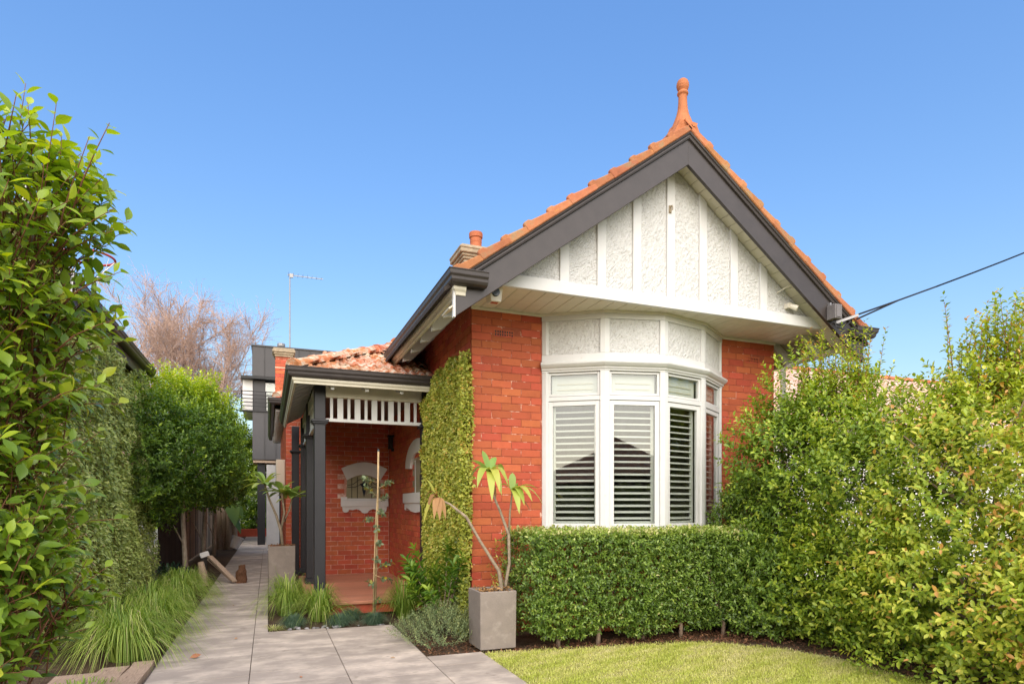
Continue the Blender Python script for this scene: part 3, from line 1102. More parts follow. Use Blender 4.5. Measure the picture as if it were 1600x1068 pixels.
ROOF0 = zin(XC) + 0.375                                  # tile plane at the ridge
roof = MB()
for s in (-1, 1):
    xe = XC + s * 2.72
    pts = [(XC, YG + 0.02, ROOF0 - 0.03), (xe, YG + 0.02, ROOF0 - 0.03 - SL * 2.72), (xe, YG + 0.02, ROOF0 - 0.075 - SL * 2.72), (XC, YG + 0.02, ROOF0 - 0.075)]
    roof.prism(pts, (0, 8.6, 0))
roof = roof.build('roof', 'timber_dark', house)
EV = 2.60
slope_len = math.hypot(EV, EV * SL)
rest = MB()
for s in (-1, 1):
    up = Vector((-s, 0, SL)).normalized()
    along = Vector((0, -s, 0)) if s < 0 else Vector((0, -1, 0))
    along = Vector((0, -1, 0)) if s < 0 else Vector((0, 1, 0))
    e0 = Vector((XC + s * EV, 0, ROOF0 - SL * EV))
    nr = 11
    for r_ in range(nr):
        base = e0 + up * (r_ * slope_len / nr)
        for c_ in range(30):
            p = base + Vector((0, YG + 0.075 + c_ * 0.232, -0.004))
            put_tile(T_ORANGE if c_ < 2 else T_LICHEN, roof, p, along, up, joined=None if c_ < 6 else rest)
        # verge tile turned down over the barge
        q = base + Vector((0, YG - 0.03, 0))
        m = MB()
        th_ = Vector((-s * up.z, 0, 0))
        nv = up.cross(along).normalized() * -1
        nv = Vector((s * SL, 0, 1)).normalized()
        q = q + up * random.uniform(-0.012, 0.012) + nv * random.uniform(-0.004, 0.004)
        lo_, hi_ = 0.030, 0.002
        A_ = [q + up * -0.02 + nv * -0.026, q + up * 0.345 + nv * -0.026, q + up * 0.345 + nv * (0.030 + hi_), q + up * 0.06 + nv * (0.030 + lo_), q + up * 0.05 + nv * (0.046 + lo_), q + up * -0.015 + nv * (0.044 + lo_), q + up * -0.03 + nv * (0.02 + lo_)]
        dy_ = 0.022 + (0.004 if r_ % 2 else 0.0)
        m.prism([p - Vector((0, dy_, 0)) for p in A_], (0, 2 * dy_, 0))
        m.build('verge_tile', 'verge', roof, bevel=0.009)
o = rest.build('tiling', 'roof_tile', roof)
o['kind'] = 'stuff'
for k in range(21):
    inst('ridge_tile', CAP_O, roof, Matrix.Translation((XC, YG + 0.12 + k * 0.38, ROOF0 + 0.03)))

# --- finial
fin = MB()
fz = 5.47
fin.lathe([(a_, b_ * 1.19) for a_, b_ in [(0.135, 0.0), (0.128, 0.05), (0.10, 0.11), (0.072, 0.17), (0.055, 0.23), (0.048, 0.30), (0.046, 0.355), (0.049, 0.36), (0.058, 0.368), (0.062, 0.378), (0.058, 0.388),
           (0.050, 0.394), (0.046, 0.402), (0.052, 0.41), (0.062, 0.425), (0.068, 0.447), (0.066, 0.47), (0.056, 0.492), (0.036, 0.508), (0.012, 0.514)]], (XC, YG + 0.10, fz), 20)
fin.prism([(XC - 0.24, YG + 0.0, fz - 0.19), (XC - 0.10, YG + 0.0, fz + 0.10), (XC + 0.10, YG + 0.0, fz + 0.10), (XC + 0.24, YG + 0.0, fz - 0.19), (XC, YG, fz - 0.02)], (0, 0.20, 0))
o = fin.build('finial', 'terracotta', house, smooth=False)

# --- chimney on the left slope
ch = MB()
ch.box(3.09, 3.56, 10.06, 10.5, 4.3, 5.53)
chim = ch.build('chimney', 'mortar', house)
jb = MB()
for (ox, oy, ud, ln) in ((3.085, 10.055, (1, 0, 0), 0.48), (3.085, 10.5, (0, -1, 0), 0.45)):
    brick_run((ox, oy, 0), ud, ln, 4.6, 5.46, joined=jb)
o = jb.build('brickwork', 'brick_joined', chim)
o['kind'] = 'stuff'
m = MB()
cc = [(3.08, 10.05), (3.57, 10.05)]
for (ex, z0, z1) in ((0.02, 5.49, 5.54), (0.045, 5.54, 5.585), (0.07, 5.585, 5.63), (0.105, 5.63, 5.70), (0.115, 5.70, 5.74), (0.08, 5.74, 5.77)):
    m.box(3.08 - ex, 3.57 + ex, 10.05 - ex, 10.51 + ex, z0, z1 - 0.0005)
m.build('chimney_cap', 'cement', chim, bevel=0.01)
m = MB()
m.lathe([(0.10, 5.76), (0.098, 5.90), (0.102, 5.905), (0.102, 5.92), (0.098, 5.925), (0.102, 5.94), (0.102, 5.955), (0.097, 5.96), (0.097, 5.985), (0.115, 5.99), (0.118, 6.06), (0.112, 6.075), (0.09, 6.075), (0.09, 6.0)], (3.32, 10.2, 0), 18)
m.build('chimney_pot', 'terracotta', chim, smooth=False)

# --- main eaves: gutters, fascia, rafters
GUT = [(0.0, 0.0), (0.055, 0.0), (0.085, 0.012), (0.10, 0.035), (0.103, 0.06), (0.118, 0.078), (0.122, 0.115), (0.128, 0.118), (0.128, 0.128), (0.112, 0.128), (0.108, 0.10), (0.02, 0.10), (0.02, 0.128), (0.0, 0.128)]


def gutter(path_, z, parent, name='gutter', sc=1.0):
    m_ = MB()
    m_.sweep([(a * sc, z + b * sc) for a, b in GUT], path_)
    return m_.build(name, 'charcoal_paint', parent, smooth=False, bevel=0.003)


# (outside is on the right of travel: going back-to-front along the left eave, then right across the barge foot)
gutter([(1.655, 8.95), (1.655, YG - 0.012), (1.91, YG - 0.012)], 3.44, house)
gutter([(6.60, YG - 0.012), (6.83, YG - 0.012), (6.83, 12.0)], 3.44, house)
m = MB()
m.sweep([(0.0, 3.36), (0.03, 3.36), (0.036, 3.39), (0.055, 3.41), (0.06, 3.438), (0.0, 3.438)], [(1.655, 8.85), (1.655, YG + 0.02), (1.72, YG + 0.02)])
m.build('fascia', 'cream_paint', house, bevel=0.003)
m = MB()
m.box(6.80, 6.83, YG + 0.05, 12, 3.36, 3.438)
m.build('fascia', 'cream_paint', house)
for s, xo in ((1, 1.66), (-1, 6.825)):
    m = MB()
    xi = XL + 0.05 if s > 0 else XR - 0.05
    z0, z1 = 3.452, 3.452 + SL * abs(xi - xo)
    m.prism([(xo, YG + 0.06, z0), (xi, YG + 0.06, z1), (xi, YG + 0.06, z1 + 0.02), (xo, YG + 0.06, z0 + 0.02)], (0, 6.2, 0))
    m.build('eave_lining', 'lining', house)
    yy = YG + 0.56
    while yy < (9.2 if s > 0 else 8.0):
        m = MB()
        m.prism([(xo + s * 0.01, yy, z0 - 0.135), (xo + s * 0.01, yy, z0 - 0.001), (xi, yy, z1 - 0.001), (xi, yy, z1 - 0.10), (xo + s * 0.12, yy, z0 - 0.105)], (0, 0.05, 0))
        m.build('rafter', 'white_paint', house, bevel=0.003)
        yy += 0.52
m = MB()
m.tube([(6.62, 6.45, 3.5), (6.58, 6.2, 3.36), (6.46, 6.5, 3.24), (6.46, 6.52, 0.0)], 0.035, 8)
m.build('downpipe', 'white_paint', house, smooth=True)

# --- verandah
VX, VY, VZ = 0.20, 8.05, 2.985                           # gutter corner
VP = math.tan(R(25.5))
gutter([(VX + 0.125, 13.0), (VX + 0.125, VY + 0.12), (2.095, VY + 0.12)], VZ, house, 'verandah_gutter')
m = MB()
m.sweep([(0.0, 2.915), (0.03, 2.915), (0.034, 2.94), (0.05, 2.955), (0.055, 2.983), (0.0, 2.983)], [(VX + 0.125, 12.9), (VX + 0.125, VY + 0.12), (2.095, VY + 0.12)])
m.build('verandah_fascia', 'cream_paint', house, bevel=0.003)
vroof = MB()
rx0, ry0, rz0 = VX + 0.10, VY + 0.10, 3.07
tmax = 2.4
P0, P1 = (rx0, ry0, rz0), (rx0 + tmax, ry0 + tmax, rz0 + VP * tmax)
th_ = 0.03
for poly in ([P0, (2.095, ry0, rz0), (2.095, ry0 + 1.794, rz0 + VP * 1.794), (rx0 + 1.794, ry0 + 1.794, rz0 + VP * 1.794)],
             [P0, (rx0 + 1.79, ry0 + 1.79, rz0 + VP * 1.79), (rx0 + 1.79, 13.0, rz0 + VP * 1.79), (rx0, 13.0, rz0)]):
    vroof.prism(poly, (0, 0, th_))
vroof = vroof.build('verandah_roof', 'lining', house)
up = Vector((0, 1, VP)).normalized()
for r_ in range(8):
    yy = VY + 0.06 + r_ * 0.285
    xl = VX + (yy - VY) + 0.02
    xx = 2.0 - (0.12 if r_ % 2 else 0)
    zz = rz0 + 0.028 + VP * (yy - ry0)
    while xx > xl - 0.05:
        if not (zz > 3.47 and xx > 1.50 + (zz - 3.47) / SL):
            put_tile(T_LICHEN, vroof, (xx, yy, zz), (1, 0, 0), up)
        xx -= 0.236
up = Vector((1, 0, VP)).normalized()
rest = MB()
for r_ in range(7):
    xx = VX + 0.06 + r_ * 0.285
    yy = VY + (xx - VX) + 0.2
    while yy < 12.9:
        put_tile(T_LICHEN, vroof, (xx, yy, rz0 + 0.028 + VP * (xx - rx0)), (0, -1, 0), up, joined=rest)
        yy += 0.236
o = rest.build('tiling', 'roof_tile', vroof)
o['kind'] = 'stuff'
hd = Vector((1, 1, VP)).normalized()
hx = Vector((1, -1, 0)).normalized()
hz = hx.cross(hd)
for k in range(9):
    p = Vector((VX + 0.08, VY + 0.08, rz0 + 0.04)) + hd * (k * 0.36)
    inst('hip_tile', CAP_L, vroof, frame(p, hx, hd, hz) @ Matrix.Rotation(random.uniform(-0.03, 0.03), 4, 'X'))
# ridge of the main roof rising behind the verandah
for k in range(5):
    p = Vector((1.9, 9.95, 3.98)) + Vector((0.62, 0.5, 0.32)).normalized() * (k * 0.34)
    inst('hip_tile', CAP_O, vroof, frame(p, hx, hd, hz) @ Matrix.Rotation(random.uniform(-0.06, 0.06), 4, 'X'))
# lining boards and rafters of the left eave
yy = VY + 0.28
while yy < 12.6:
    m = MB()
    m.prism([(VX + 0.13, yy, 2.955), (VX + 0.13, yy, rz0 - 0.002), (0.60, yy, rz0 - 0.002 + VP * (0.60 - rx0)), (0.60, yy, 2.955 + VP * (0.60 - rx0))], (0, 0.06, 0))
    m.build('rafter', 'white_paint', house)
    yy += 0.30
for xx in (0.74, 1.17, 1.62):
    m = MB()
    m.prism([(xx, VY + 0.16, 2.878), (xx, VY + 0.16, 2.95), (xx, 8.513, 3.10), (xx, 8.513, 2.955)], (0.045, 0, 0))
    m.build('rafter', 'white_paint', house, bevel=0.003)
# verandah ceiling
m = MB()
m.box(0.66, XL - 0.001, 8.602, 11.668, 3.0, 3.02)
m.build('verandah_ceiling', 'ceiling_paint', house)
# posts
PX = 0.63
for (px, py, bz) in ((PX, 8.57, 0.17), (PX, 10.42, 0.17), (PX, 12.15, 0.17), (0.52, 13.5, 0.0)):
    m = MB()
    h = 0.0715
    m.box(px - h, px + h, py - h, py + h, bz + 0.09, 3.02)
    po = m.build('verandah_post', 'dark_post', house, bevel=0.008)
    m = MB()
    m.box(px - 0.088, px + 0.088, py - 0.088, py + 0.088, bz, bz + 0.09)
    m.build('base_block', 'dark_post', po, bevel=0.006)
    m = MB()
    m.box(px - 0.082, px + 0.082, py - 0.082, py + 0.082, 2.462, 2.479)
    m.box(px - 0.098, px + 0.098, py - 0.098, py + 0.098, 2.479, 2.50)
    m.box(px - 0.112, px + 0.112, py - 0.112, py + 0.112, 2.50, 2.53)
    m.build('capital', 'dark_post', po, bevel=0.005)
m = MB()
m.box(1.985, 2.085, 8.50, 8.64, 0.17, 3.02)
po = m.build('verandah_post', 'dark_post', house, bevel=0.006)
m = MB()
m.box(1.955, 2.09, 8.47, 8.67, 2.479, 2.53)
m.build('capital', 'dark_post', po, bevel=0.006)
# beam and slatted valance, front then side
for side in (0, 1):
    m = MB()
    if side == 0:
        m.box(0.703, 1.983, 8.515, 8.60, 2.83, 3.02)
    else:
        m.box(0.585, 0.668, 8.643, 12.07, 2.83, 3.02)
    m.build('verandah_beam', 'cream_paint' if side == 0 else 'white_paint', house, bevel=0.004)
    m = MB()
    if side == 0:
        m.box(0.703, 1.983, 8.535, 8.585, 2.512, 2.555)
    else:
        m.box(0.60, 0.65, 8.643, 12.07, 2.512, 2.555)
    val = m.build('valance', 'white_paint', house, bevel=0.003)
    a0, a1 = (0.703, 1.983) if side == 0 else (8.643, 12.07)
    nn = 11 if side == 0 else 30
    step = 0.112
    for k in range(nn):
        c_ = a0 + 0.078 + k * step
        hw = 0.0185 if k % 2 == 0 else 0.0375
        m = MB()
        if side == 0:
            m.box(c_ - hw, c_ + hw, 8.545, 8.572, 2.556, 2.829)
        else:
            m.box(0.612, 0.638, c_ - hw, c_ + hw, 2.556, 2.829)
        m.build('slat', 'white_paint', val, bevel=0.002)
# floor
fl = MB()
fl.box(0.53, 2.095, 8.32, 11.665, 0.0, 0.125)
floor_v = fl.build('verandah_floor', 'brick_joined', house)
yy = 8.27
while yy < 11.6:
    m = MB()
    m.box(0.50, 2.094, yy, yy + 0.086, 0.126, 0.168)
    m.build('floor_board', 'deck', floor_v, bevel=0.005)
    yy += 0.091

# --- arched window in the verandah's back wall
aw = MB()
YP = 11.67


def arc(x0, x1, zs, zt, n_=12):
    return [(x0 + (x1 - x0) * i / n_, zs + (zt - zs) * math.sin(PI * i / n_)) for i in range(n_ + 1)]


outer = arc(1.235, 2.065, 2.085, 2.205)
inner = arc(1.335, 1.93, 1.87, 1.975)
poly = [(x_, YP - 0.035, z_) for x_, z_ in outer] + [(x_, YP - 0.035, z_) for x_, z_ in inner[::-1]]
n_ = len(outer)
vs_ = poly + [(a, YP + 0.05, c) for a, b, c in poly]
fs = [(i, i + 1, 2 * n_ - 2 - i, 2 * n_ - 1 - i) for i in range(n_ - 1)]
k = 2 * n_
fs += [(i, (i + 1) % k, k + (i + 1) % k, k + i) for i in range(k)]
aw.add(vs_, fs)
awin = aw.build('arched_window', 'white_paint', house, bevel=0.004)
m = MB()
m.box(1.225, 2.075, YP - 0.07, YP + 0.03, 1.39, 1.50)
m.box(1.225, 1.335, YP - 0.065, YP + 0.03, 1.50, 1.565)
m.box(1.965, 2.075, YP - 0.065, YP + 0.03, 1.50, 1.565)
m.box(1.335, 1.965, YP - 0.03, YP + 0.05, 1.50, 1.54)
m.build('sill', 'white_paint', awin, bevel=0.006)
prof = [(1.25, 1.39)]
for (xc, r_) in ((1.31, 0.055), ):
    prof += [(xc + r_ * math.cos(a), 1.335 + r_ * math.sin(a)) for a in np.linspace(PI, 2 * PI, 9)]
prof += [(1.43, 1.325), (1.50, 1.345), (1.55, 1.33), (1.59, 1.30), (1.60, 1.275), (1.65, 1.265), (1.70, 1.275), (1.71, 1.30), (1.75, 1.33), (1.80, 1.345), (1.87, 1.325)]
prof += [(1.99 + 0.055 * math.cos(a), 1.335 + 0.055 * math.sin(a)) for a in np.linspace(PI, 2 * PI, 9)]
prof += [(2.05, 1.39)]
m = MB()
m.prism([(a, YP - 0.05, c) for a, c in prof], (0, 0.05, 0))
m.build('apron', 'white_paint', awin)
m = MB()
m.prism([(1.32, YP - 0.004, 1.53), (1.94, YP - 0.004, 1.53)] + [(x_, YP - 0.004, z_ + 0.02) for x_, z_ in inner[::-1]], (0, 0.008, 0))
m.build('pane', 'lead_glass', awin)
m = MB()
for xx in (1.42, 1.52, 1.78, 1.87):
    m.box(xx - 0.006, xx + 0.006, YP - 0.012, YP - 0.003, 1.53, 1.93)
for pts in ([(1.34, 1.77), (1.45, 1.80), (1.55, 1.88), (1.64, 1.90)], [(1.95, 1.77), (1.84, 1.80), (1.74, 1.88), (1.64, 1.90)], [(1.34, 1.74), (1.48, 1.745), (1.60, 1.80)], [(1.95, 1.74), (1.80, 1.745), (1.68, 1.80)]):
    m.tube([(a, YP - 0.007, c) for a, c in pts], 0.006, 5)
m.build('leading', 'lead', awin)
m = MB()
m.prism([(1.64, YP - 0.011, 1.56), (1.675, YP - 0.011, 1.70), (1.67, YP - 0.011, 1.74), (1.72, YP - 0.011, 1.80), (1.66, YP - 0.011, 1.83), (1.64, YP - 0.011, 1.88),
         (1.62, YP - 0.011, 1.83), (1.56, YP - 0.011, 1.80), (1.61, YP - 0.011, 1.74), (1.605, YP - 0.011, 1.70)], (0, 0.008, 0))
m.build('leadlight_flower', 'lead_glass_blue', awin)

# --- arched window in the side wall of the verandah
YM = 9.22
outer = [(YM + 0.80 * math.cos(a), 2.0 + 0.41 * math.sin(a)) for a in np.linspace(0, PI, 15)]
inner = [(YM + 0.44 * math.cos(a), 1.98 + 0.22 * math.sin(a)) for a in np.linspace(0, PI, 15)]
poly = [(XL - 0.04, a, c) for a, c in outer] + [(XL - 0.04, a, c) for a, c in inner[::-1]]
n_ = len(outer)
vs_ = poly + [(XL + 0.05, b, c) for a, b, c in poly]
fs = [(i, i + 1, 2 * n_ - 2 - i, 2 * n_ - 1 - i) for i in range(n_ - 1)]
k = 2 * n_
fs += [(i, (i + 1) % k, k + (i + 1) % k, k + i) for i in range(k)]
aw = MB()
aw.add(vs_, fs)
awin = aw.build('arched_window', 'white_paint', house, bevel=0.004)
m = MB()
m.box(XL - 0.07, XL + 0.03, YM - 0.84, YM + 0.84, 1.445, 1.60)
m.build('sill', 'white_paint', awin, bevel=0.006)
m = MB()
prof = [(YM - 0.80, 1.445), (YM + 0.80, 1.445), (YM + 0.80, 1.35), (YM + 0.72, 1.33), (YM + 0.66, 1.37), (YM + 0.5, 1.355), (YM + 0.34, 1.32), (YM, 1.30), (YM - 0.34, 1.32), (YM - 0.66, 1.37), (YM - 0.80, 1.35)]
m.prism([(XL - 0.05, a, c) for a, c in prof], (0.05, 0, 0))
m.build('apron', 'white_paint', awin)
m = MB()
m.box(XL + 0.0, XL + 0.05, YM + 0.20, YM + 0.26, 1.60, 2.1)
m.box(XL + 0.0, XL + 0.05, YM - 0.26, YM - 0.20, 1.60, 2.1)
m.build('window_frame', 'white_paint', awin, bevel=0.003)
m = MB()
m.box(XL + 0.002, XL + 0.008, YM - 0.44, YM + 0.44, 1.60, 2.2)
m.build('pane', 'lead_glass', awin)

# --- rear wing: eave, roof, chimney
gutter([(0.12, 21.0), (0.12, 13.5), (2.1, 13.5)], 3.45, house)
m = MB()
m.prism([(0.10, 13.48, 3.56), (2.4, 13.48, 3.56), (2.4, 15.6, 5.1), (2.4, 15.6, 5.1), (2.3, 15.7, 5.12)], (0, 0.0, 0.05))
m = MB()
m.add([(0.1, 13.5, 3.55), (6.4, 13.5, 3.55), (6.4, 16.2, 5.2), (2.8, 16.2, 5.2), (2.8, 20.5, 5.2), (0.1, 21, 3.55)], [(0, 1, 2, 3), (0, 3, 4, 5)])
wroof = m.build('rear_roof', 'roof_tile', house)
for k in range(5):
    p = Vector((0.16, 13.56, 3.62)) + Vector((1, 1, 0.61)).normalized() * (k * 0.36)
    inst('hip_tile', CAP_L, wroof, frame(p, hx, Vector((1, 1, 0.61)).normalized(), hx.cross(Vector((1, 1, 0.61)).normalized())))
m = MB()
m.box(0.14, 0.36, 13.6, 20.9, 3.40, 3.44)
m.box(0.14, 2.1, 13.6, 14.0, 3.40, 3.44)
m.build('eave_lining', 'cream_paint', house)
yy = 13.75
while yy < 20.8:
    m = MB()
    m.box(0.145, 0.352, yy, yy + 0.09, 3.35, 3.399)
    m.build('rafter', 'white_paint', house)
    yy += 0.28
ch = MB()
ch.box(0.165, 0.545, 16.06, 16.4, 3.9, 5.05)
chim2 = ch.build('chimney', 'mortar', house)
jb = MB()
brick_run((0.16, 16.055, 0), (1, 0, 0), 0.39, 3.9, 4.98, joined=jb)
brick_run((0.16, 16.4, 0), (0, -1, 0), 0.34, 3.9, 4.98, joined=jb)
o = jb.build('brickwork', 'brick_joined', chim2)
o['kind'] = 'stuff'
m = MB()
for (ex, z0, z1) in ((0.015, 5.0, 5.05), (0.04, 5.05, 5.10), (0.065, 5.10, 5.17), (0.045, 5.17, 5.205)):
    m.box(0.16 - ex, 0.55 + ex, 16.05 - ex, 16.4 + ex, z0, z1 - 0.0005)
m.build('chimney_cap', 'cement', chim2, bevel=0.01)
m = MB()
m.box(0.155, 0.555, 16.048, 16.41, 4.72, 4.75)
m.build('string_course', 'render_tan', chim2)

# ------------------------------------------------------------------ fittings on the house
t = thing('wall_lantern', 'black wall lantern high on the brick side wall inside the verandah', 'lamp', (2.03, 11.2, 2.4))
m = MB()
m.box(2.0, 2.075, 11.14, 11.24, 2.42, 2.63)
m.build('lantern_body', 'black', t, bevel=0.006)
m = MB()
m.prism([(1.985, 11.12, 2.631), (2.09, 11.12, 2.631), (2.09, 11.26, 2.631), (1.985, 11.26, 2.631)], (0, 0, 0.03))
m.build('lantern_cap', 'black', t)
m = MB()
m.box(2.05, 2.098, 11.17, 11.21, 2.38, 2.43)
m.build('bracket', 'black', t)

t = thing('alarm_siren', 'cream alarm siren box with dark round lens under the left gable soffit', 'alarm siren', (2.12, 5.93, 3.5))
m = MB()
m.add([(2.06, 5.90, 3.61), (2.21, 5.90, 3.61), (2.21, 6.06, 3.61), (2.06, 6.06, 3.61), (2.08, 5.90, 3.455), (2.19, 5.90, 3.455), (2.19, 6.02, 3.455), (2.08, 6.02, 3.455)],
      [(0, 1, 2, 3), (7, 6, 5, 4), (4, 5, 1, 0), (5, 6, 2, 1), (6, 7, 3, 2), (7, 4, 0, 3)])
m.build('siren_box', 'plastic_cream', t, bevel=0.006)
m = MB()
m.tube([(2.128, 5.899, 3.545), (2.128, 5.878, 3.545)], [0.044, 0.04], 18)
m.build('lens', 'slate_blue', t)
m = MB()
m.box(2.095, 2.165, 5.92, 5.97, 3.450, 3.4545)
m.build('red_label', 'red_print', t)

t = thing('service_box', 'grey electrical service box fixed to the right barge board', 'electrical box', (6.28, 5.53, 3.6))
m = MB()
m.box(6.235, 6.345, 5.47, 5.595, 3.62, 3.79)
m.build('box_body', 'box_grey', t, bevel=0.004)
m = MB()
m.box(6.25, 6.33, 5.462, 5.4695, 3.635, 3.775)
m.build('box_lid', 'box_grey', t, bevel=0.003)
m = MB()
m.box(6.255, 6.275, 5.56, 5.599, 3.791, 3.83)
m.box(6.30, 6.315, 5.56, 5.599, 3.791, 3.82)
m.build('fixing', 'metal_grey', t)
m = MB()
m.tube([(6.29, 5.53, 3.62), (6.30, 5.52, 3.57), (6.36, 5.5, 3.55), (6.42, 5.51, 3.60)], 0.01, 6)
m.tube([(6.27, 5.53, 3.62), (6.29, 5.50, 3.52), (6.38, 5.49, 3.50), (6.50, 5.49, 3.61)], 0.007, 6)
m.build('cable_loop', 'black', t)

t = thing('power_cable', 'overhead power cable running from the right barge bracket to the street', 'power cable', (6.55, 5.48, 3.66))
m = MB()
m.beam((6.36, 5.58, 3.60), (6.60, 5.47, 3.69), 0.035, 0.03)
m.build('bracket_arm', 'metal_grey', t)
pA, pB = Vector((6.58, 5.47, 3.69)), Vector((10.152, 5.695, 5.045))
dv = pB - pA
for k, zz in ((0, 0.0), (1, -0.05)):
    pts = []
    for i in range(15):
        u = i / 14 * 3.0
        q = pA + dv * u + Vector((0, 0, (zz * max(0, 1 - u * 5)) + 0.06 * u * (u - 1)))
        pts.append(q)
    m = MB()
    m.tube(pts, 0.011, 5)
    m.build('wire', 'black', t)

m = MB()
m.box(4.155, 4.185, YB + 0.004, YB + 0.017, 4.66, 4.74)
m.box(4.165, 4.175, YB - 0.03, YB + 0.004, 4.715, 4.73)
m.tube([(4.17, YB - 0.028, 4.72), (4.17, YB - 0.04, 4.69), (4.17, YB - 0.03, 4.67)], 0.006, 6)
tag(m.build('wall_hook', 'cement'), 'small rusty hook on the middle batten near the gable peak', 'hook')
t = thing('flood_light', 'small cream sensor light in the right corner of the gable', 'light', (5.93, 5.75, 3.80))
m = MB()
m.tube([(5.88, 5.80, 3.815), (5.93, 5.74, 3.775)], [0.03, 0.036], 10)
m.build('light_head', 'plastic_cream', t)
m = MB()
m.box(5.84, 5.89, 5.79, 5.859, 3.79, 3.85)
m.build('light_base', 'plastic_cream', t)
m = MB()
m.tube([(5.72, YB + 0.03, 3.97), (5.85, 5.66, 4.07)], 0.008, 6)
tag(m.build('gable_rod', 'plastic_cream'), 'thin cream rod sticking out of the gable above the sensor light', 'rod')
t = thing('meter_box', 'beige meter box on the rear side wall behind the frangipani', 'meter box', (0.28, 15.0, 1.8))
m = MB()
m.box(0.16, 0.348, 14.6, 15.3, 1.85, 2.42)
m.build('box_body', 'beige', t, bevel=0.01)
m = MB()
m.box(0.18, 0.33, 14.592, 14.5995, 1.88, 2.39)
m.build('box_door', 'beige', t, bevel=0.004)

# ------------------------------------------------------------------ metal clad extension behind
YE = 24.0
ext = thing('rear_extension', 'dark metal clad two storey extension behind the old house', 'extension', (1.5, YE, 0))
m = MB()
m.box(-0.53, 9.0, YE, 32.0, 6.02, 7.08)
m.build('upper_wall', 'zinc', ext)
m = MB()
m.box(-0.52, 9.0, YE + 0.0, 32.0, 3.05, 4.75)
m.build('lower_wall', 'zinc', ext)
m = MB()
m.box(-0.50, -0.1, YE + 0.3, 31.0, 4.76, 6.01)
m.box(0.75, 9.0, YE + 0.3, 31.0, 4.76, 6.01)
m.build('recess_wall', 'zinc', ext)
for (z0, z1) in ((6.03, 7.07), (3.06, 4.74)):
    xx = -0.50
    while xx < 3.3:
        m = MB()
        m.box(xx, xx + 0.37, YE - 0.012, YE - 0.001, z0, z1)
        m.box(xx + 0.372, xx + 0.384, YE - 0.04, YE - 0.001, z0, z1)
        m.build('cladding_panel', 'zinc', ext)
        xx += 0.388
m = MB()
m.box(-0.56, 9.0, YE - 0.05, 32.0, 7.081, 7.13)
m.build('parapet_flashing', 'zinc', ext)
m = MB()
m.box(-0.9, 9.0, YE - 0.02, 32.0, 5.93, 6.018)
m.build('balcony_roof', 'black', ext)
m = MB()
m.box(-0.09, 0.74, YE + 0.25, YE + 0.29, 4.80, 5.85)
win = m.build('window', 'render_white', ext)
m = MB()
m.box(-0.05, 0.70, YE + 0.235, YE + 0.249, 4.84, 5.81)
m.build('pane', 'glass', win)
m = MB()
m.box(-0.95, 0.9, YE - 0.06, YE + 0.2, 4.751, 4.80)
m.build('balcony_slab', 'black', ext)
for k in range(5):
    m = MB()
    zz = 4.93 + k * 0.13
    m.box(-0.9, 0.9, YE - 0.05, YE - 0.02, zz, zz + 0.03)
    m.build('balcony_rail', 'black', ext)
for xx in (-0.9, -0.1, 0.7):
    m = MB()
    m.box(xx, xx + 0.04, YE - 0.019, YE + 0.02, 4.80, 5.50)
    m.build('balcony_post', 'black', ext)
m = MB()
m.box(-0.85, -0.52, YE + 0.3, 27, 4.81, 5.92)
m.build('recess_wall', 'render_white', ext)
m = MB()
m.box(-0.5, 9.0, YE + 0.05, 31.0, 2.95, 3.045)
m.build('underside', 'timber_old', ext)
m = MB()
m.box(-0.36, -0.1, YE + 0.2, YE + 0.5, 0, 2.949)
m.build('column', 'black', ext)
for (xa, xb, yy) in ((-0.05, 0.33, 21.2), (0.42, 0.75, 21.4)):
    m = MB()
    m.box(xa, xb, yy, yy + 0.12, 0.0, 2.7)
    m.build('door_panel', 'render_white', ext, bevel=0.006)
m = MB()
m.box(0.335, 0.415, 21.25, 21.4, 0.0, 2.75)
m.build('door_jamb', 'black', ext)
m = MB()
m.box(0.9, 5.0, YE + 3.0, YE + 3.1, 0.0, 2.949)
m.build('rear_wall', 'timber_dark', ext)

t = thing('tv_antenna', 'thin television antenna mast on the rear extension roof', 'antenna', (0.735, 24.5, 7.1))
m = MB()
m.tube([(0.745, 24.4, 7.1), (0.745, 24.4, 9.95)], [0.028, 0.022], 8)
m.build('mast', 'metal_grey', t)
m = MB()
m.beam((0.66, 24.4, 9.9), (1.92, 24.4, 9.9), 0.025, 0.025)
m.build('boom', 'metal_grey', t)
for k in range(8):
    m = MB()
    ln = 0.28 - 0.02 * k
    xx = 0.70 + 0.165 * k
    m.beam((xx, 24.4 - ln, 9.915), (xx, 24.4 + ln, 9.915), 0.01, 0.01)
    m.build('element', 'metal_grey', t)
m = MB()
m.box(0.74, 0.86, 24.33, 24.39, 9.80, 9.94)
m.build('junction_box', 'metal_grey', t)
t = thing('roof_vent', 'small round metal roof cowl left of the antenna mast', 'roof vent', (0.45, 24.6, 7.1))
m = MB()
m.tube([(0.45, 24.6, 7.12), (0.45, 24.6, 7.28)], 0.05, 10)
m.build('vent_pipe', 'metal_grey', t)
m = MB()
m.lathe([(0.13, 7.27), (0.14, 7.30), (0.14, 7.38), (0.11, 7.40)], (0.45, 24.6, 0), 14)
m.build('vent_cap', 'metal_grey', t)

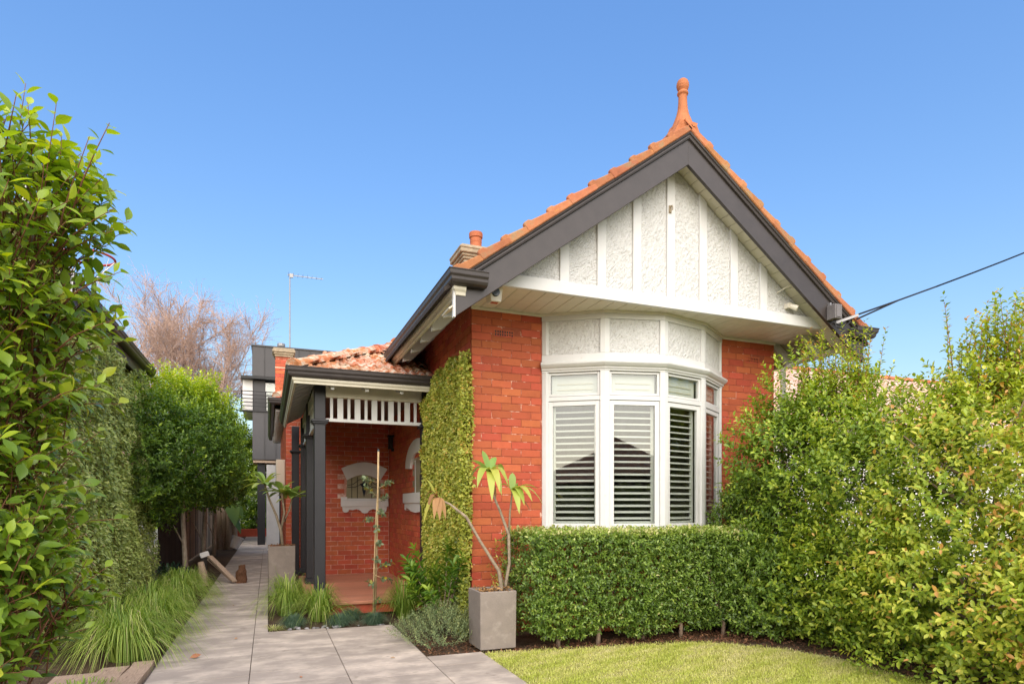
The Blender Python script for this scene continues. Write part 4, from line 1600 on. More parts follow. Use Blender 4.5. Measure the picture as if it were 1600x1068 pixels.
# ------------------------------------------------------------------ neighbours
nb = thing('neighbour_house', 'tan rendered neighbour house with dark gutter behind the ficus and creeper', 'house', (-3.5, 8, 0))
m = MB()
m.box(-6.5, -2.3, 6.2, 13.2, 2.2, 3.86)
m.build('upper_wall', 'render_tan', nb)
m = MB()
m.box(-6.5, -2.3 - rec, 6.2 + rec, 13.2, -0.1, 2.198)
nwall = m.build('lower_wall', 'mortar_pale', nb)
jb = MB()
brick_run((-2.3, 6.2, 0), (0, 1, 0), 7.0, -0.016, 2.18, joined=jb)
brick_run((-3.5, 6.2, 0), (1, 0, 0), 1.2, -0.016, 2.18, joined=jb, phase=1)
o = jb.build('brickwork', 'brick_joined', nwall)
o['kind'] = 'stuff'
gutter([(-2.10, 5.95), (-2.10, 13.5)], 3.84, nb)
m = MB()
m.box(-2.14, -2.105, 5.95, 13.5, 3.68, 3.838)
m.build('fascia', 'charcoal_paint', nb)
m = MB()
m.prism([(-2.02, 5.9, 3.95), (-4.6, 5.9, 4.6), (-7.0, 5.9, 3.95)], (0, 7.7, 0))
m.build('roof', 'charcoal_paint', nb)
m = MB()
m.box(-2.3, -2.14, 6.0, 13.4, 3.70, 3.72)
m.build('eave_lining', 'timber_dark', nb)

nr_ = thing('neighbour_house', 'pale walled house with pinkish tiled roof behind the right shrubs', 'house', (12, 11, 0))
m = MB()
m.box(8.6, 22, 9.0, 14.0, 0, 2.95)
m.build('wall', 'render_white', nr_)
m = MB()
e0, rz = (8.0, 8.5, 2.92), 1.9
m.add([(8.0, 8.5, 2.92), (23, 8.5, 2.92), (23, 11.4, 4.62), (10.9, 11.4, 4.62), (8.0, 14.3, 2.92), (23, 14.3, 2.92)], [(0, 1, 2, 3), (0, 3, 4), (3, 2, 5, 4)])
nroof = m.build('roof', 'roof_tile_pale', nr_)
sl2 = 1.7 / 2.9
up = Vector((0, 1, sl2)).normalized()
cnt = 0
rest = MB()
for r_ in range(10):
    yy = 8.48 + r_ * 0.292
    xx = 8.0 + (yy - 8.5) + 0.1 + (0.12 if r_ % 2 else 0)
    while xx < 22.5:
        vis = r_ >= 3 and xx < 19.5
        if vis and cnt < 290:
            put_tile(T_PALE, nroof, (xx, yy, 2.93 + sl2 * (yy - 8.5)), (1, 0, 0), up)
            cnt += 1
        else:
            put_tile(T_PALE, nroof, (xx, yy, 2.93 + sl2 * (yy - 8.5)), (1, 0, 0), up, joined=rest)
        xx += 0.236
o = rest.build('tiling', 'roof_tile_pale', nroof)
o['kind'] = 'stuff'
hd2 = Vector((1, 1, sl2)).normalized()
for k in range(12):
    p = Vector((8.0, 8.5, 2.97)) + hd2 * (k * 0.37)
    inst('hip_tile', CAP_O, nroof, frame(p, hx, hd2, hx.cross(hd2)))
for k in range(32):
    inst('ridge_tile', CAP_O, nroof, frame(Vector((10.9 + k * 0.38, 11.4, 4.64)), Vector((0, -1, 0)), Vector((1, 0, 0)), Vector((0, 0, 1))))

# paling fences
fence = thing('paling_fence', 'tall timber paling fence beyond the left trees, dark near and brown far', 'fence', (-1.9, 20, 0))
yy = 13.3
while yy < 31:
    m = MB()
    h = 2.05 + random.uniform(-0.03, 0.03)
    m.box(-1.93 + random.uniform(-0.01, 0.01), -1.905, yy, yy + 0.095, 0, h)
    m.build('paling', 'timber_dark' if yy < 17.5 or random.random() < 0.2 else 'timber_fence', fence)
    yy += 0.112
m = MB()
for zz in (0.4, 1.75):
    m.box(-1.99, -1.945, 13.3, 31, zz, zz + 0.07)
m.build('rail', 'timber_dark', fence)
m = MB()
m.box(-1.9, 0.2, 31.0, 31.3, 0, 0.35)
tag(m.build('garden_step', 'brick_joined'), 'low brick garden edge at the far end of the path', 'garden edge')

# ================================================================== plants
def tree_tubes(mb, p, d, length, r, depth, split=3, bend=0.25, out=None, seg=4, shrink=0.7, n=5, upw=0.15):
    """a branch that forks; appends branch ends (position, direction) to out."""
    pts, rad = [Vector(p)], [r]
    d = Vector(d).normalized()
    for i in range(seg):
        d = (d + Vector([random.gauss(0, bend * 0.5) for _ in range(3)]) + Vector((0, 0, upw * 0.3))).normalized()
        pts.append(pts[-1] + d * length / seg)
        rad.append(r * (1 - 0.45 * (i + 1) / seg))
    mb.tube(pts, rad, n)
    if depth == 0:
        if out is not None:
            out.append((pts[-1], d))
        return
    for k in range(split):
        a = Vector([random.gauss(0, 1) for _ in range(3)])
        nd = (d * 0.9 + a.normalized() * random.uniform(0.45, 0.85) + Vector((0, 0, upw))).normalized()
        at = pts[-1] if k < 2 else pts[random.randint(1, seg - 1)]
        tree_tubes(mb, at, nd, length * random.uniform(shrink - 0.12, shrink + 0.1), rad[-1] * 0.8, depth - 1, split, bend, out, max(2, seg - 1), shrink, max(3, n - 1), upw)


def A3(l):
    return np.array(l, float)


# ---- ficus in the left foreground
FB = A3((-1.62, 4.42, 0.0))
E1, E2 = A3((0.931, -0.364, 0)), A3((0.364, 0.931, 0))     # along the row and across it
ficus = thing('ficus_tree', 'tall glossy ficus with big leaves growing at the left edge in front of the creeper', 'tree', tuple(FB))
zs_k = [0.2, 0.45, 0.65, 0.85, 1.2, 1.7, 2.1, 2.45, 2.8, 3.15, 3.45, 3.7, 3.9]
lm_k = [0.36, 0.46, 0.58, 0.60, 0.56, 0.54, 0.56, 0.64, 0.70, 0.70, 0.50, 0.32, 0.2]


def fpt(l, z, d):
    return FB + E1 * l + E2 * d + A3((0, 0, z))


stems = MB()
stem_ends = []
for (l1, z1, d1, l0) in ((0.55, 3.05, -0.05, -0.12), (0.42, 2.7, 0.15, 0.0), (0.12, 3.5, 0.05, -0.18), (-0.2, 3.6, -0.1, -0.3), (-0.5, 3.5, 0.1, -0.35), (0.36, 1.9, -0.2, 0.0), (0.52, 1.15, -0.12, 0.0), (0.46, 0.75, 0.1, 0.05), (-0.05, 2.5, -0.25, -0.15)):
    pts = []
    for i in range(9):
        t_ = i / 8
        pts.append(Vector(fpt(l0 + (l1 - l0) * t_ ** 1.25 + 0.02 * math.sin(7 * t_ + l1 * 9), z1 * t_, d1 * t_ + 0.02 * math.cos(9 * t_))))
    r0 = 0.026 if z1 > 1.5 else 0.016
    stems.tube(pts, [r0 * (1 - 0.75 * i / 8) for i in range(9)], 7)
    stem_ends.append(pts)
stems.build('trunk', 'bark_red', ficus, smooth=True)
tw = MB()
Ps, Ds, Ls = [], [], []
N_T = 780
for i in range(N_T):
    z = random.uniform(0.25, 3.42)
    lmx = np.interp(z, zs_k, lm_k)
    l = lmx - 0.15 - abs(random.gauss(0, 0.5)) * 0.62
    if l < -1.3:
        continue
    d = random.uniform(-0.5, 0.45)
    if l > lmx - 0.4:
        d *= 0.75
    o_ = fpt(l, z, d)
    dr = E1 * random.uniform(-0.1, 1.0) + E2 * (d * 1.2 + random.uniform(-0.5, 0.2)) + A3((0, 0, random.uniform(0.1, 1.0)))
    ln = random.uniform(0.16, 0.36)
    Ps.append(o_)
    Ds.append(dr)
    Ls.append(ln)
for (l, z, ll, ang) in ((0.62, 3.05, 0.42, 1.15), (0.66, 2.9, 0.30, 0.5), (0.52, 3.22, 0.42, 1.35), (0.36, 3.4, 0.34, 1.35), (0.7, 2.6, 0.28, 0.35), (0.68, 2.35, 0.3, 0.3), (0.10, 3.42, 0.30, 1.2), (0.6, 2.02, 0.24, 0.2), (0.72, 3.2, 0.36, 1.05)):
    Ps.append(fpt(l, z, -0.05))
    Ds.append(E1 * math.cos(ang) + A3((0, 0, math.sin(ang))) - E2 * 0.1)
    Ls.append(ll)
Ps, Ds, Ls = np.array(Ps), nrm(np.array(Ds)), np.array(Ls)
for p_, d_, l_ in zip(Ps, Ds, Ls):
    a = Vector(p_)
    tw.tube([a - Vector(d_) * 0.12 - Vector((0, 0, 0.05)), a, a + Vector(d_) * l_ * 0.5 + Vector((0, 0, 0.01)), a + Vector(d_) * l_], [0.0055, 0.0045, 0.003, 0.0018], 4)
o = tw.build('twigs', 'bark_red', ficus, smooth=True)
o['kind'] = 'stuff'
P, D, Nn, fr, si = sprigs(Ps, Ds, 8, Ls, spread=1.0, up=0.6)
n = len(P)
P = P + nrm(D) * 0.018
D = nrm(D + A3((0, 0, -0.12)))
dep = (P - FB) @ E2
lat = (P - FB) @ E1
hgt = P[:, 2]
tone = np.clip(0.40 + RNG.normal(scale=0.14, size=n) + 0.28 * fr ** 3 + 0.12 * (hgt - 1.8) / 1.8 + (RNG.random(n) < 0.035) * 0.45, 0, 1)
LL = RNG.uniform(0.056, 0.102, n)
score = dep - 0.6 * lat + RNG.normal(scale=0.05, size=n)
score[(lat < -0.45)] += 9
order = np.argsort(score)
pick = order[:300]
keep = np.ones(n, bool)
keep[pick] = False
leaves('foliage', P[keep], D[keep], Nn[keep], LL[keep], LL[keep] * RNG.uniform(0.56, 0.70, keep.sum()), tone[keep], 'leaf_ficus', ficus, T=LEAF10, smooth=True)
lv = []
for tn in (0.12, 0.25, 0.35, 0.45, 0.6, 0.8, 0.97):
    v_, q_, t_ = leaf_arrays(np.zeros((1, 3)), A3([[1, 0, 0]]), A3([[0, 0, 1]]), 1.0, 0.62, A3([tn]), LEAF10)
    oo = np_mesh('leaf', v_, q_, 'leaf_ficus', None, t_, smooth=True)
    lv.append((tn, oo.data))
    bpy.data.objects.remove(oo)
for i in pick:
    d_ = Vector(D[i])
    b_ = d_.cross(Vector(Nn[i])).normalized()
    u_ = b_.cross(d_)
    me = min(lv, key=lambda q: abs(q[0] - tone[i]))[1]
    inst('leaf', me, ficus, frame(Vector(P[i]), d_, -b_, u_) @ Matrix.Scale(LL[i], 4))

# ---- creeper over the neighbour's wall
creeper = thing('creeper_hedge', 'dense star jasmine creeper covering the neighbour wall left of the path', 'climber', (-2.2, 9.8, 0))
n = 56000
yy = RNG.uniform(6.5, 13.2, n)
top = 3.72 - 0.12 * (yy - 9) * 0.3 + 0.12 * np.sin(yy * 2.1) + 0.08 * np.sin(yy * 5.3)
zz = RNG.uniform(0.02, 1, n) ** 0.9 * top
Q = np.stack([np.full(n, 0.0), yy, zz], 1)
bump = smooth_noise(Q, 2.2, 8)
bump2 = smooth_noise(Q, 6.5, 9)
thick = 0.24 + 0.10 * bump + 0.06 * bump2 + 0.12 * np.clip((2.2 - zz) / 2.2, 0, 1)
fac = 1 - RNG.random(n) ** 2 * 0.75
Q[:, 0] = -2.28 + thick * fac
dens = np.where(yy < 8.4, 0.5 + 0.5 * (yy - 6.5) / 1.9, 1.0)
hole = (smooth_noise(Q, 3.2, 12) > 0.42) & (yy < 9.0)
k = (RNG.random(n) < dens) & ~hole
Q, yk, zk, b2, fk = Q[k], yy[k], zz[k], bump2[k], fac[k]
n = len(Q)
D = A3((0.45, 0, -0.55)) + RNG.normal(scale=0.55, size=(n, 3))
Nn = A3((0.8, -0.25, 0.6)) + RNG.normal(scale=0.4, size=(n, 3))
tone = np.clip(0.38 + 0.14 * b2 + RNG.normal(scale=0.17, size=n) + 0.15 * np.clip((8.6 - yk) / 2, 0, 1) + (RNG.random(n) < np.where(yk < 9.2, 0.10, 0.01)) * 0.5, 0, 1)
LL = RNG.uniform(0.045, 0.075, n)
leaves('foliage', Q, D, Nn, LL, LL * 0.45, tone, 'leaf_jasmine', creeper)
vm = MB()
for i in range(34):
    y0 = random.uniform(6.9, 12.8)
    pts = [Vector((-2.26 + 0.05 * j / 8 + random.uniform(0, 0.05), y0 + random.uniform(-0.05, 0.05) + 0.1 * math.sin(j + i), 0.0 + 3.3 * j / 8)) for j in range(9)]
    vm.tube(pts, [0.012 - 0.001 * j for j in range(9)], 4)
o = vm.build('stems', 'bark', creeper)
o['kind'] = 'stuff'


def ellipsoid_sprigs(blobs, dens, shell=(0.62, 1.03), noise=0.16, nscale=2.4, seed=1, upbias=0.5):
    """sprig roots in the outer shell of a union of ellipsoids, pointing outwards and up."""
    Ps, Ds = [], []
    for bi, (cx, cy_, cz, rx, ry, rz) in enumerate(blobs):
        area = 4 * PI * ((rx * ry) ** 1.6 / 3 + (rx * rz) ** 1.6 / 3 + (ry * rz) ** 1.6 / 3) ** (1 / 1.6)
        n_ = int(area * dens)
        u = rand_unit(n_)
        r = shell[0] + (shell[1] - shell[0]) * RNG.random(n_) ** 0.6
        c = A3((cx, cy_, cz))
        s = A3((rx, ry, rz))
        p = c + u * s * r[:, None]
        p = p + u * (noise * smooth_noise(p, nscale, seed + bi))[:, None]
        ok = np.ones(n_, bool)
        for bj, b in enumerate(blobs):
            if bj != bi:
                q = (p - A3(b[:3])) / A3(b[3:])
                ok &= (q ** 2).sum(1) > 0.5
        ok &= p[:, 2] > 0.03
        Ps.append(p[ok])
        Ds.append((nrm(u / s) + A3((0, 0, upbias)))[ok])
    return np.concatenate(Ps), np.concatenate(Ds)


def sprig_foliage(name, parent, Ps, Ds, nl, slen, Lr, wr, material, base=0.35, tip=0.3, sd=0.13, T=LEAF4, spread=1.0, extra=None, up=0.3):
    P, D, Nn, fr, si = sprigs(Ps, Ds, nl, slen, spread, up)
    n_ = len(P)
    clump = RNG.normal(scale=0.10, size=len(Ps))[si]
    tone = base + tip * fr ** 2 + clump + RNG.normal(scale=sd, size=n_)
    if extra is not None:
        tone = tone + extra(P)
    LL = RNG.uniform(*Lr, n_)
    return leaves(name, P, D, Nn, LL, LL * wr, np.clip(tone, 0, 1), material, parent, T)


def stems_obj(parent, paths, material, name='trunk', n=6):
    mb = MB()
    for pts, rads in paths:
        mb.tube(pts, rads, n)
    return mb.build(name, material, parent, smooth=True)


# ---- three standard trees along the fence
for (tx, ty, hz_, lab, seed) in ((-1.50, 13.7, 2.72, 'clipped standard tree nearest the creeper, pale trunk rising from the grass', 3), (-1.45, 16.5, 2.78, 'clipped standard tree with bright top beyond the first pale trunk', 5), (-1.42, 19.4, 2.8, 'furthest clipped standard tree beside the banana plant', 7)):
    t = thing('standard_tree', lab, 'tree', (tx, ty, 0), 'standard trees along the left fence')
    lean = random.uniform(-0.06, 0.06)
    paths = [([Vector((tx, ty, -0.02)), Vector((tx + lean * .4, ty, 0.5)), Vector((tx + lean, ty + .02, 1.1)), Vector((tx + lean, ty, 1.7)), Vector((tx, ty, 2.6))], [0.062, 0.05, 0.046, 0.04, 0.02])]
    for k in range(5):
        a = random.uniform(0, 6.28)
        paths.append(([Vector((tx + lean, ty, 1.35 + 0.15 * k)), Vector((tx + 0.3 * math.cos(a), ty + 0.35 * math.sin(a), 1.75 + 0.2 * k)), Vector((tx + 0.6 * math.cos(a), ty + 0.7 * math.sin(a), 2.1 + 0.22 * k))], [0.022, 0.016, 0.008]))
    paths.append(([Vector((tx, ty, 0.55)), Vector((tx - 0.12, ty - 0.1, 0.85)), Vector((tx - 0.2, ty - 0.2, 1.05))], [0.015, 0.011, 0.006]))
    stems_obj(t, paths, 'bark_pale')
    bl = [(tx - 0.02, ty, hz_, 0.78, 1.15, 1.12), (tx + 0.15, ty - 0.5, hz_ - 0.65, 0.55, 0.6, 0.62), (tx + 0.1, ty + 0.5, hz_ + 0.45, 0.6, 0.7, 0.65), (tx - 0.30, ty - 1.5, hz_ - 0.35, 0.50, 0.9, 1.0), (tx - 0.45, ty - 1.2, hz_ - 0.95, 0.4, 0.7, 0.6), (tx + 0.25, ty + 0.2, hz_ - 0.75, 0.5, 0.8, 0.5)]
    if ty > 14:
        bl = bl[:3] + bl[5:]
    Ps, Ds = ellipsoid_sprigs(bl, 120, noise=0.34, nscale=3.4, seed=seed)
    sh, shd = [], []
    for k in range(46):
        a = random.uniform(0, 6.28)
        b = Vector((tx + 0.7 * math.cos(a) * random.random(), ty + 1.0 * math.sin(a) * random.random(), hz_ + 0.75))
        dd = Vector((random.gauss(0, 0.35), random.gauss(0, 0.3), 1)).normalized()
        for q in range(4):
            sh.append(b + dd * (0.14 * q))
            shd.append(dd)
    Ps, Ds = np.concatenate([Ps, np.array(sh)]), np.concatenate([Ds, np.array(shd)])
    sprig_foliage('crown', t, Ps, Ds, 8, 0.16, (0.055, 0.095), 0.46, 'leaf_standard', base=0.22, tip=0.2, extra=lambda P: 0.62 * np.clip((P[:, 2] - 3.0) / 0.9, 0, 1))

# ---- banana, strap leaved plants, far greenery
ban = thing('banana_plant', 'banana plant with broad torn leaves at the far left of the path', 'plant', (-1.25, 22.0, 0))
m = MB()
for k in range(4):
    m.tube([(-1.25 + 0.14 * k - 0.2, 22 + 0.1 * (k % 2), 0), (-1.27 + 0.15 * k - 0.2, 22, 1.0), (-1.3 + 0.2 * k - 0.25, 21.95, 2.3)], [0.11, 0.09, 0.04], 8)
m.build('stem', 'timber_old', ban, smooth=True)


def big_leaf(parent, base, tip, width, droop, material, tone, name='leaf', nseg=7, fold=0.16):
    base, tip = Vector(base), Vector(tip)
    d = tip - base
    s = d.cross(Vector((0, 0, 1)))
    if s.length < 0.05:
        s = Vector((1, 0, 0))
    s.normalize()
    vs_, qs = [], []
    for i in range(nseg + 1):
        t_ = i / nseg
        c = base + d * t_ + Vector((0, 0, droop * 4 * t_ * (1 - t_)))
        w = width * 0.5 * (math.sin(PI * min(1, t_ * 0.93 + 0.07)) ** 0.75)
        for sg in (-1, 0, 1):
            vs_.append(tuple(c + s * (sg * w) + Vector((0, 0, fold * abs(sg) * w))))
    for i in range(nseg):
        for k in range(2):
            a = i * 3 + k
            qs.append((a, a + 1, a + 4, a + 3))
    return np_mesh(name, np.array(vs_), [np.array(qs)], material, parent, np.full(len(vs_), tone), smooth=True)


for (b, tp, w, dr) in (((-1.15, 21.8, 1.5), (-0.75, 21.5, 1.0), 0.42, 0.25), ((-1.2, 21.7, 1.6), (-0.95, 21.2, 0.75), 0.5, 0.2), ((-1.1, 21.9, 1.9), (-0.62, 21.7, 2.05), 0.4, 0.12), ((-1.3, 21.9, 2.0), (-1.0, 21.6, 2.9), 0.42, 0.1),
                       ((-1.35, 22, 2.2), (-1.8, 21.8, 3.1), 0.4, 0.15), ((-1.1, 21.9, 2.3), (-0.55, 21.9, 3.1), 0.42, 0.2), ((-1.2, 21.9, 1.1), (-0.8, 21.5, 0.5), 0.3, 0.15), ((-1.2, 22, 2.6), (-0.75, 22.2, 3.7), 0.45, 0.15)):
    big_leaf(ban, b, tp, w, dr, 'leaf_banana', random.uniform(0.1, 0.9))


def tussock(name, label, cat, pos, n_, hr, reach, w, material, group=None, base=0.45, sd=0.18, rad=0.1, seg=5, droop=0.45, bias=(0, 0), lie=0.0):
    t = thing(name, label, cat, (pos[0], pos[1], 0), group)
    an = RNG.uniform(0, 2 * PI, n_)
    rr = rad * np.sqrt(RNG.random(n_))
    out = np.stack([np.cos(an) + bias[0], np.sin(an) + bias[1], 0 * an], 1)
    out = nrm(out)
    P = np.stack([pos[0] + rr * np.cos(an), pos[1] + rr * np.sin(an), np.full(n_, -0.03)], 1)
    u_ = RNG.random(n_)
    H = hr[0] + (hr[1] - hr[0]) * u_
    droop = np.clip(droop + (1 - u_) * 0.55 + RNG.normal(scale=0.12, size=n_), 0.1, 1.12)
    v_, q_, t_ = blade_arrays(P, out, H, reach * (0.25 + 0.75 * (1 - u_)) * RNG.uniform(0.6, 1.15, n_), RNG.uniform(0.7, 1.3, n_) * w, np.clip(base + RNG.normal(scale=sd, size=n_), 0, 1), seg, droop)
    o_ = np_mesh('blades', v_, q_, material, t, t_)
    o_['kind'] = 'stuff'
    return t


GL = 'lomandra tussocks along the left of the path'
for (x_, y_, lab) in ((-1.22, 6.75, 'arching green grass tussock nearest the timber sleepers'), (-1.42, 7.35, 'grass tussock against the creeper, second from the sleepers'), (-1.16, 7.9, 'full grass tussock leaning over the paving in the middle of the left row'),
                      (-1.36, 8.8, 'grass tussock behind the middle one, below the creeper'), (-1.16, 9.7, 'grass tussock second from the leaning plank'), (-1.22, 10.9, 'grass tussock nearest the leaning plank and the trunks')):
    tussock('grass_tussock', lab, 'grass tussock', (x_, y_), 520, (0.48, 0.86), 0.78, 0.010, 'grass_lomandra', GL, base=0.5, sd=0.22, rad=0.15, bias=(0.30, -0.25), droop=0.62)
tussock('strap_leaf_plant', 'dark green strap leaved plant at the foot of the first pale trunk', 'plant', (-1.25, 12.4), 46, (0.3, 0.62), 0.62, 0.06, 'leaf_strap', None, base=0.4, rad=0.12, droop=0.6)
tussock('strap_leaf_plant', 'dark strap leaved plant between the pale trunk and the fence', 'plant', (-1.68, 13.0), 40, (0.35, 0.7), 0.6, 0.06, 'leaf_strap', None, base=0.3, rad=0.12, droop=0.55)

GR = 'lomandra tussocks in the verandah bed'
tussock('grass_tussock', 'upright grass tussock in front of the rear planter beside the path', 'grass tussock', (0.24, 8.75), 520, (0.42, 0.80), 0.62, 0.010, 'grass_lomandra', GR, base=0.48, sd=0.22, rad=0.12, droop=0.45)
tussock('grass_tussock', 'grass tussock at the foot of the first verandah post', 'grass tussock', (0.60, 8.12), 400, (0.32, 0.72), 0.62, 0.010, 'grass_lomandra', GR, base=0.46, sd=0.22, rad=0.09, droop=0.45)
tussock('grass_tussock', 'sparse grass tussock beside the ivy right of the rose stake', 'grass tussock', (1.62, 7.95), 360, (0.36, 0.80), 0.62, 0.009, 'grass_lomandra', GR, base=0.44, sd=0.22, rad=0.10, droop=0.4)
GF = 'blue fescue clumps in the verandah bed'
for (x_, y_, lab) in ((0.28, 7.85, 'blue fescue clump nearest the path corner'), (0.80, 7.72, 'green fescue clump in front of the verandah step, left one'), (0.98, 8.08, 'fescue clump directly under the verandah step edge'), (1.20, 7.66, 'fescue clump at the foot of the rose stake')):
    tussock('fescue_clump', lab, 'fescue', (x_, y_), 900, (0.10, 0.22), 0.19, 0.0035, 'grass_fescue', GF, base=0.45, rad=0.09, seg=3, droop=0.3)
tussock('weed_patch', 'low green weeds at the foot of the ficus beside the sleepers', 'weeds', (-1.32, 5.55), 300, (0.05, 0.17), 0.15, 0.012, 'grass_lomandra', None, base=0.45, rad=0.22, seg=3)
# dry straw at the path corner
tussock('straw_tuft', 'dry straw tuft at the corner of the verandah bed', 'grass tussock', (0.06, 7.75), 120, (0.02, 0.09), 0.2, 0.006, 'grass_lomandra', None, base=0.95, rad=0.1, seg=3)

# pebbles at the bed's front edge
pm = []
for s in range(4):
    bm = bmesh.new()
    bmesh.ops.create_icosphere(bm, subdivisions=1, radius=1)
    for v_ in bm.verts:
        v_.co *= random.uniform(0.8, 1.15)
        v_.co.z *= 0.55
    me = bpy.data.meshes.new('pebble')
    bm.to_mesh(me)
    bm.free()
    for p_ in me.polygons:
        p_.use_smooth = True
    me.materials.append(M['pebble'])
    pm.append(me)
for k in range(34):
    x_ = random.gauss(0.56, 0.16) if k < 26 else random.uniform(0.1, 1.35)
    y_ = 7.53 - 0.072 * x_ + abs(random.gauss(0, 0.07)) + 0.02
    if 0.4 < x_ < 0.85:
        y_ -= 0.0
    o = link(bpy.data.objects.new('pebble', random.choice(pm)))
    r_ = random.uniform(0.012, 0.032)
    o.location = (x_, y_, -0.02 + r_ * 0.35)
    o.rotation_euler = (random.uniform(-.3, .3), random.uniform(-.3, .3), random.uniform(0, 6))
    o.scale = (r_ * random.uniform(1, 1.5), r_, r_)
    tag(o, 'small grey pebble among the fescues at the front of the verandah bed', 'pebble', 'pebbles in the verandah bed')

# ---- ivy on the corner of the house
ivy = thing('ivy', 'yellow green ivy climbing the house corner between verandah and front wall', 'climber', (2.05, 7.6, 0))
n = 52000
yy = RNG.uniform(6.42, 8.52, n)
zz = RNG.uniform(0.0, 1, n)
topz = 3.12 - 0.22 * np.clip((yy - 7.8) / 0.7, 0, 1) + 0.06 * np.sin(yy * 9) - 0.35 * np.clip((6.62 - yy) / 0.2, 0, 1)
zz = zz * topz
Q = np.stack([np.zeros(n), yy, zz], 1)
b1, b2 = smooth_noise(Q, 2.6, 21), smooth_noise(Q, 8, 22)
thick = (0.13 + 0.05 * b1 + 0.03 * b2) * (0.45 + 0.55 * np.clip((8.55 - yy) / 0.15, 0, 1)) * np.clip((topz - zz) / 0.25 + 0.35, 0, 1)
Q[:, 0] = XL - thick * (1 - 0.8 * RNG.random(n) ** 2)
# wrap round the front corner
wr = 6.6 - yy
front = yy < 6.6
Q[front, 1] = 6.6 - RNG.uniform(0.0, 0.07, front.sum())
Q[front, 0] = XL - 0.15 + RNG.random(front.sum()) ** 1.3 * (0.135 + 0.04 * b1[front])
D = np.where(front[:, None], A3((0.1, -0.5, -0.2)), A3((-0.5, -0.1, -0.2))) + RNG.normal(scale=0.7, size=(n, 3))
Nn = np.where(front[:, None], A3((0.0, -0.9, 0.5)), A3((-0.9, -0.2, 0.5))) + RNG.normal(scale=0.55, size=(n, 3))
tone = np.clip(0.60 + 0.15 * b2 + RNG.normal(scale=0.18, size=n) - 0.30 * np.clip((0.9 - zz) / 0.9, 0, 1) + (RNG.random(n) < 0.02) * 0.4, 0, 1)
LL = RNG.uniform(0.022, 0.046, n)
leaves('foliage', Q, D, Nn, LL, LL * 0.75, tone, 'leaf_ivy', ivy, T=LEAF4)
vm = MB()
for i in range(14):
    y0 = random.uniform(6.65, 8.4)
    vm.tube([Vector((2.085, y0 + 0.04 * math.sin(j * 1.3 + i), 2.9 * j / 8)) for j in range(9)], [0.013 - 0.001 * j for j in range(9)], 4)
o = vm.build('stems', 'bark', ivy)
o['kind'] = 'stuff'

# ---- young shrub and ground cover below the ivy
t = thing('leafy_shrub', 'young bright green shrub with long leaves in front of the ivy foot', 'shrub', (1.80, 6.75, 0))
paths, Ps, Ds = [], [], []
for k in range(22):
    a = random.uniform(0, 6.28)
    h_ = random.uniform(0.35, 0.86)
    e = Vector((1.76 + 0.30 * math.cos(a), 6.75 + 0.25 * math.sin(a), h_))
    mid = Vector((1.80 + 0.12 * math.cos(a), 6.75 + 0.1 * math.sin(a), h_ * 0.5))
    paths.append(([Vector((1.8, 6.75, -0.02)), mid, e], [0.009, 0.006, 0.003]))
    for u in (0.2, 0.5, 0.8, 1.0):
        Ps.append(mid + (e - mid) * u)
        Ds.append((e - mid).normalized() + Vector((0, 0, 0.2)))
stems_obj(t, paths, 'bark', n=5)
sprig_foliage('foliage', t, np.array(Ps), np.array(Ds), 10, 0.16, (0.08, 0.13), 0.34, 'leaf_shrub', base=0.55, tip=0.3, T=LEAF6)
t = thing('ground_cover', 'grey green rosemary ground cover spreading over the paving corner', 'shrub', (1.62, 6.2, 0))
Ps, Ds = ellipsoid_sprigs([(1.62, 6.22, 0.06, 0.30, 0.40, 0.26), (1.45, 6.42, 0.05, 0.22, 0.25, 0.16), (1.78, 6.45, 0.08, 0.22, 0.25, 0.24)], 620, shell=(0.4, 1.05), noise=0.05, nscale=6, seed=31, upbias=0.7)
sprig_foliage('foliage', t, Ps, Ds, 12, 0.11, (0.016, 0.032), 0.26, 'leaf_rosemary', base=0.42, tip=0.35, spread=0.9)
t = thing('feathery_shrub', 'small yellow tipped shrub between front wall and hedge behind the planter', 'shrub', (2.45, 6.25, 0))
paths, Ps, Ds = [], [], []
for k in range(16):
    e = Vector((2.46 + random.uniform(-0.24, 0.26), 6.25 + random.uniform(-0.15, 0.15), random.uniform(0.6, 1.24)))
    paths.append(([Vector((2.45, 6.25, 0)), Vector((2.45 + (e.x - 2.45) * .4, 6.25 + (e.y - 6.25) * .4, e.z * .55)), e], [0.007, 0.005, 0.002]))
    for u in (0.35, 0.6, 0.8, 1.0):
        Ps.append(Vector((2.45, 6.25, 0)).lerp(e, u))
        Ds.append(Vector((random.gauss(0, 1), random.gauss(0, 1), 0.4)))
stems_obj(t, paths, 'bark', n=4)
sprig_foliage('foliage', t, np.array(Ps), np.array(Ds), 10, 0.14, (0.03, 0.055), 0.42, 'leaf_ivy', base=0.30, tip=0.35)

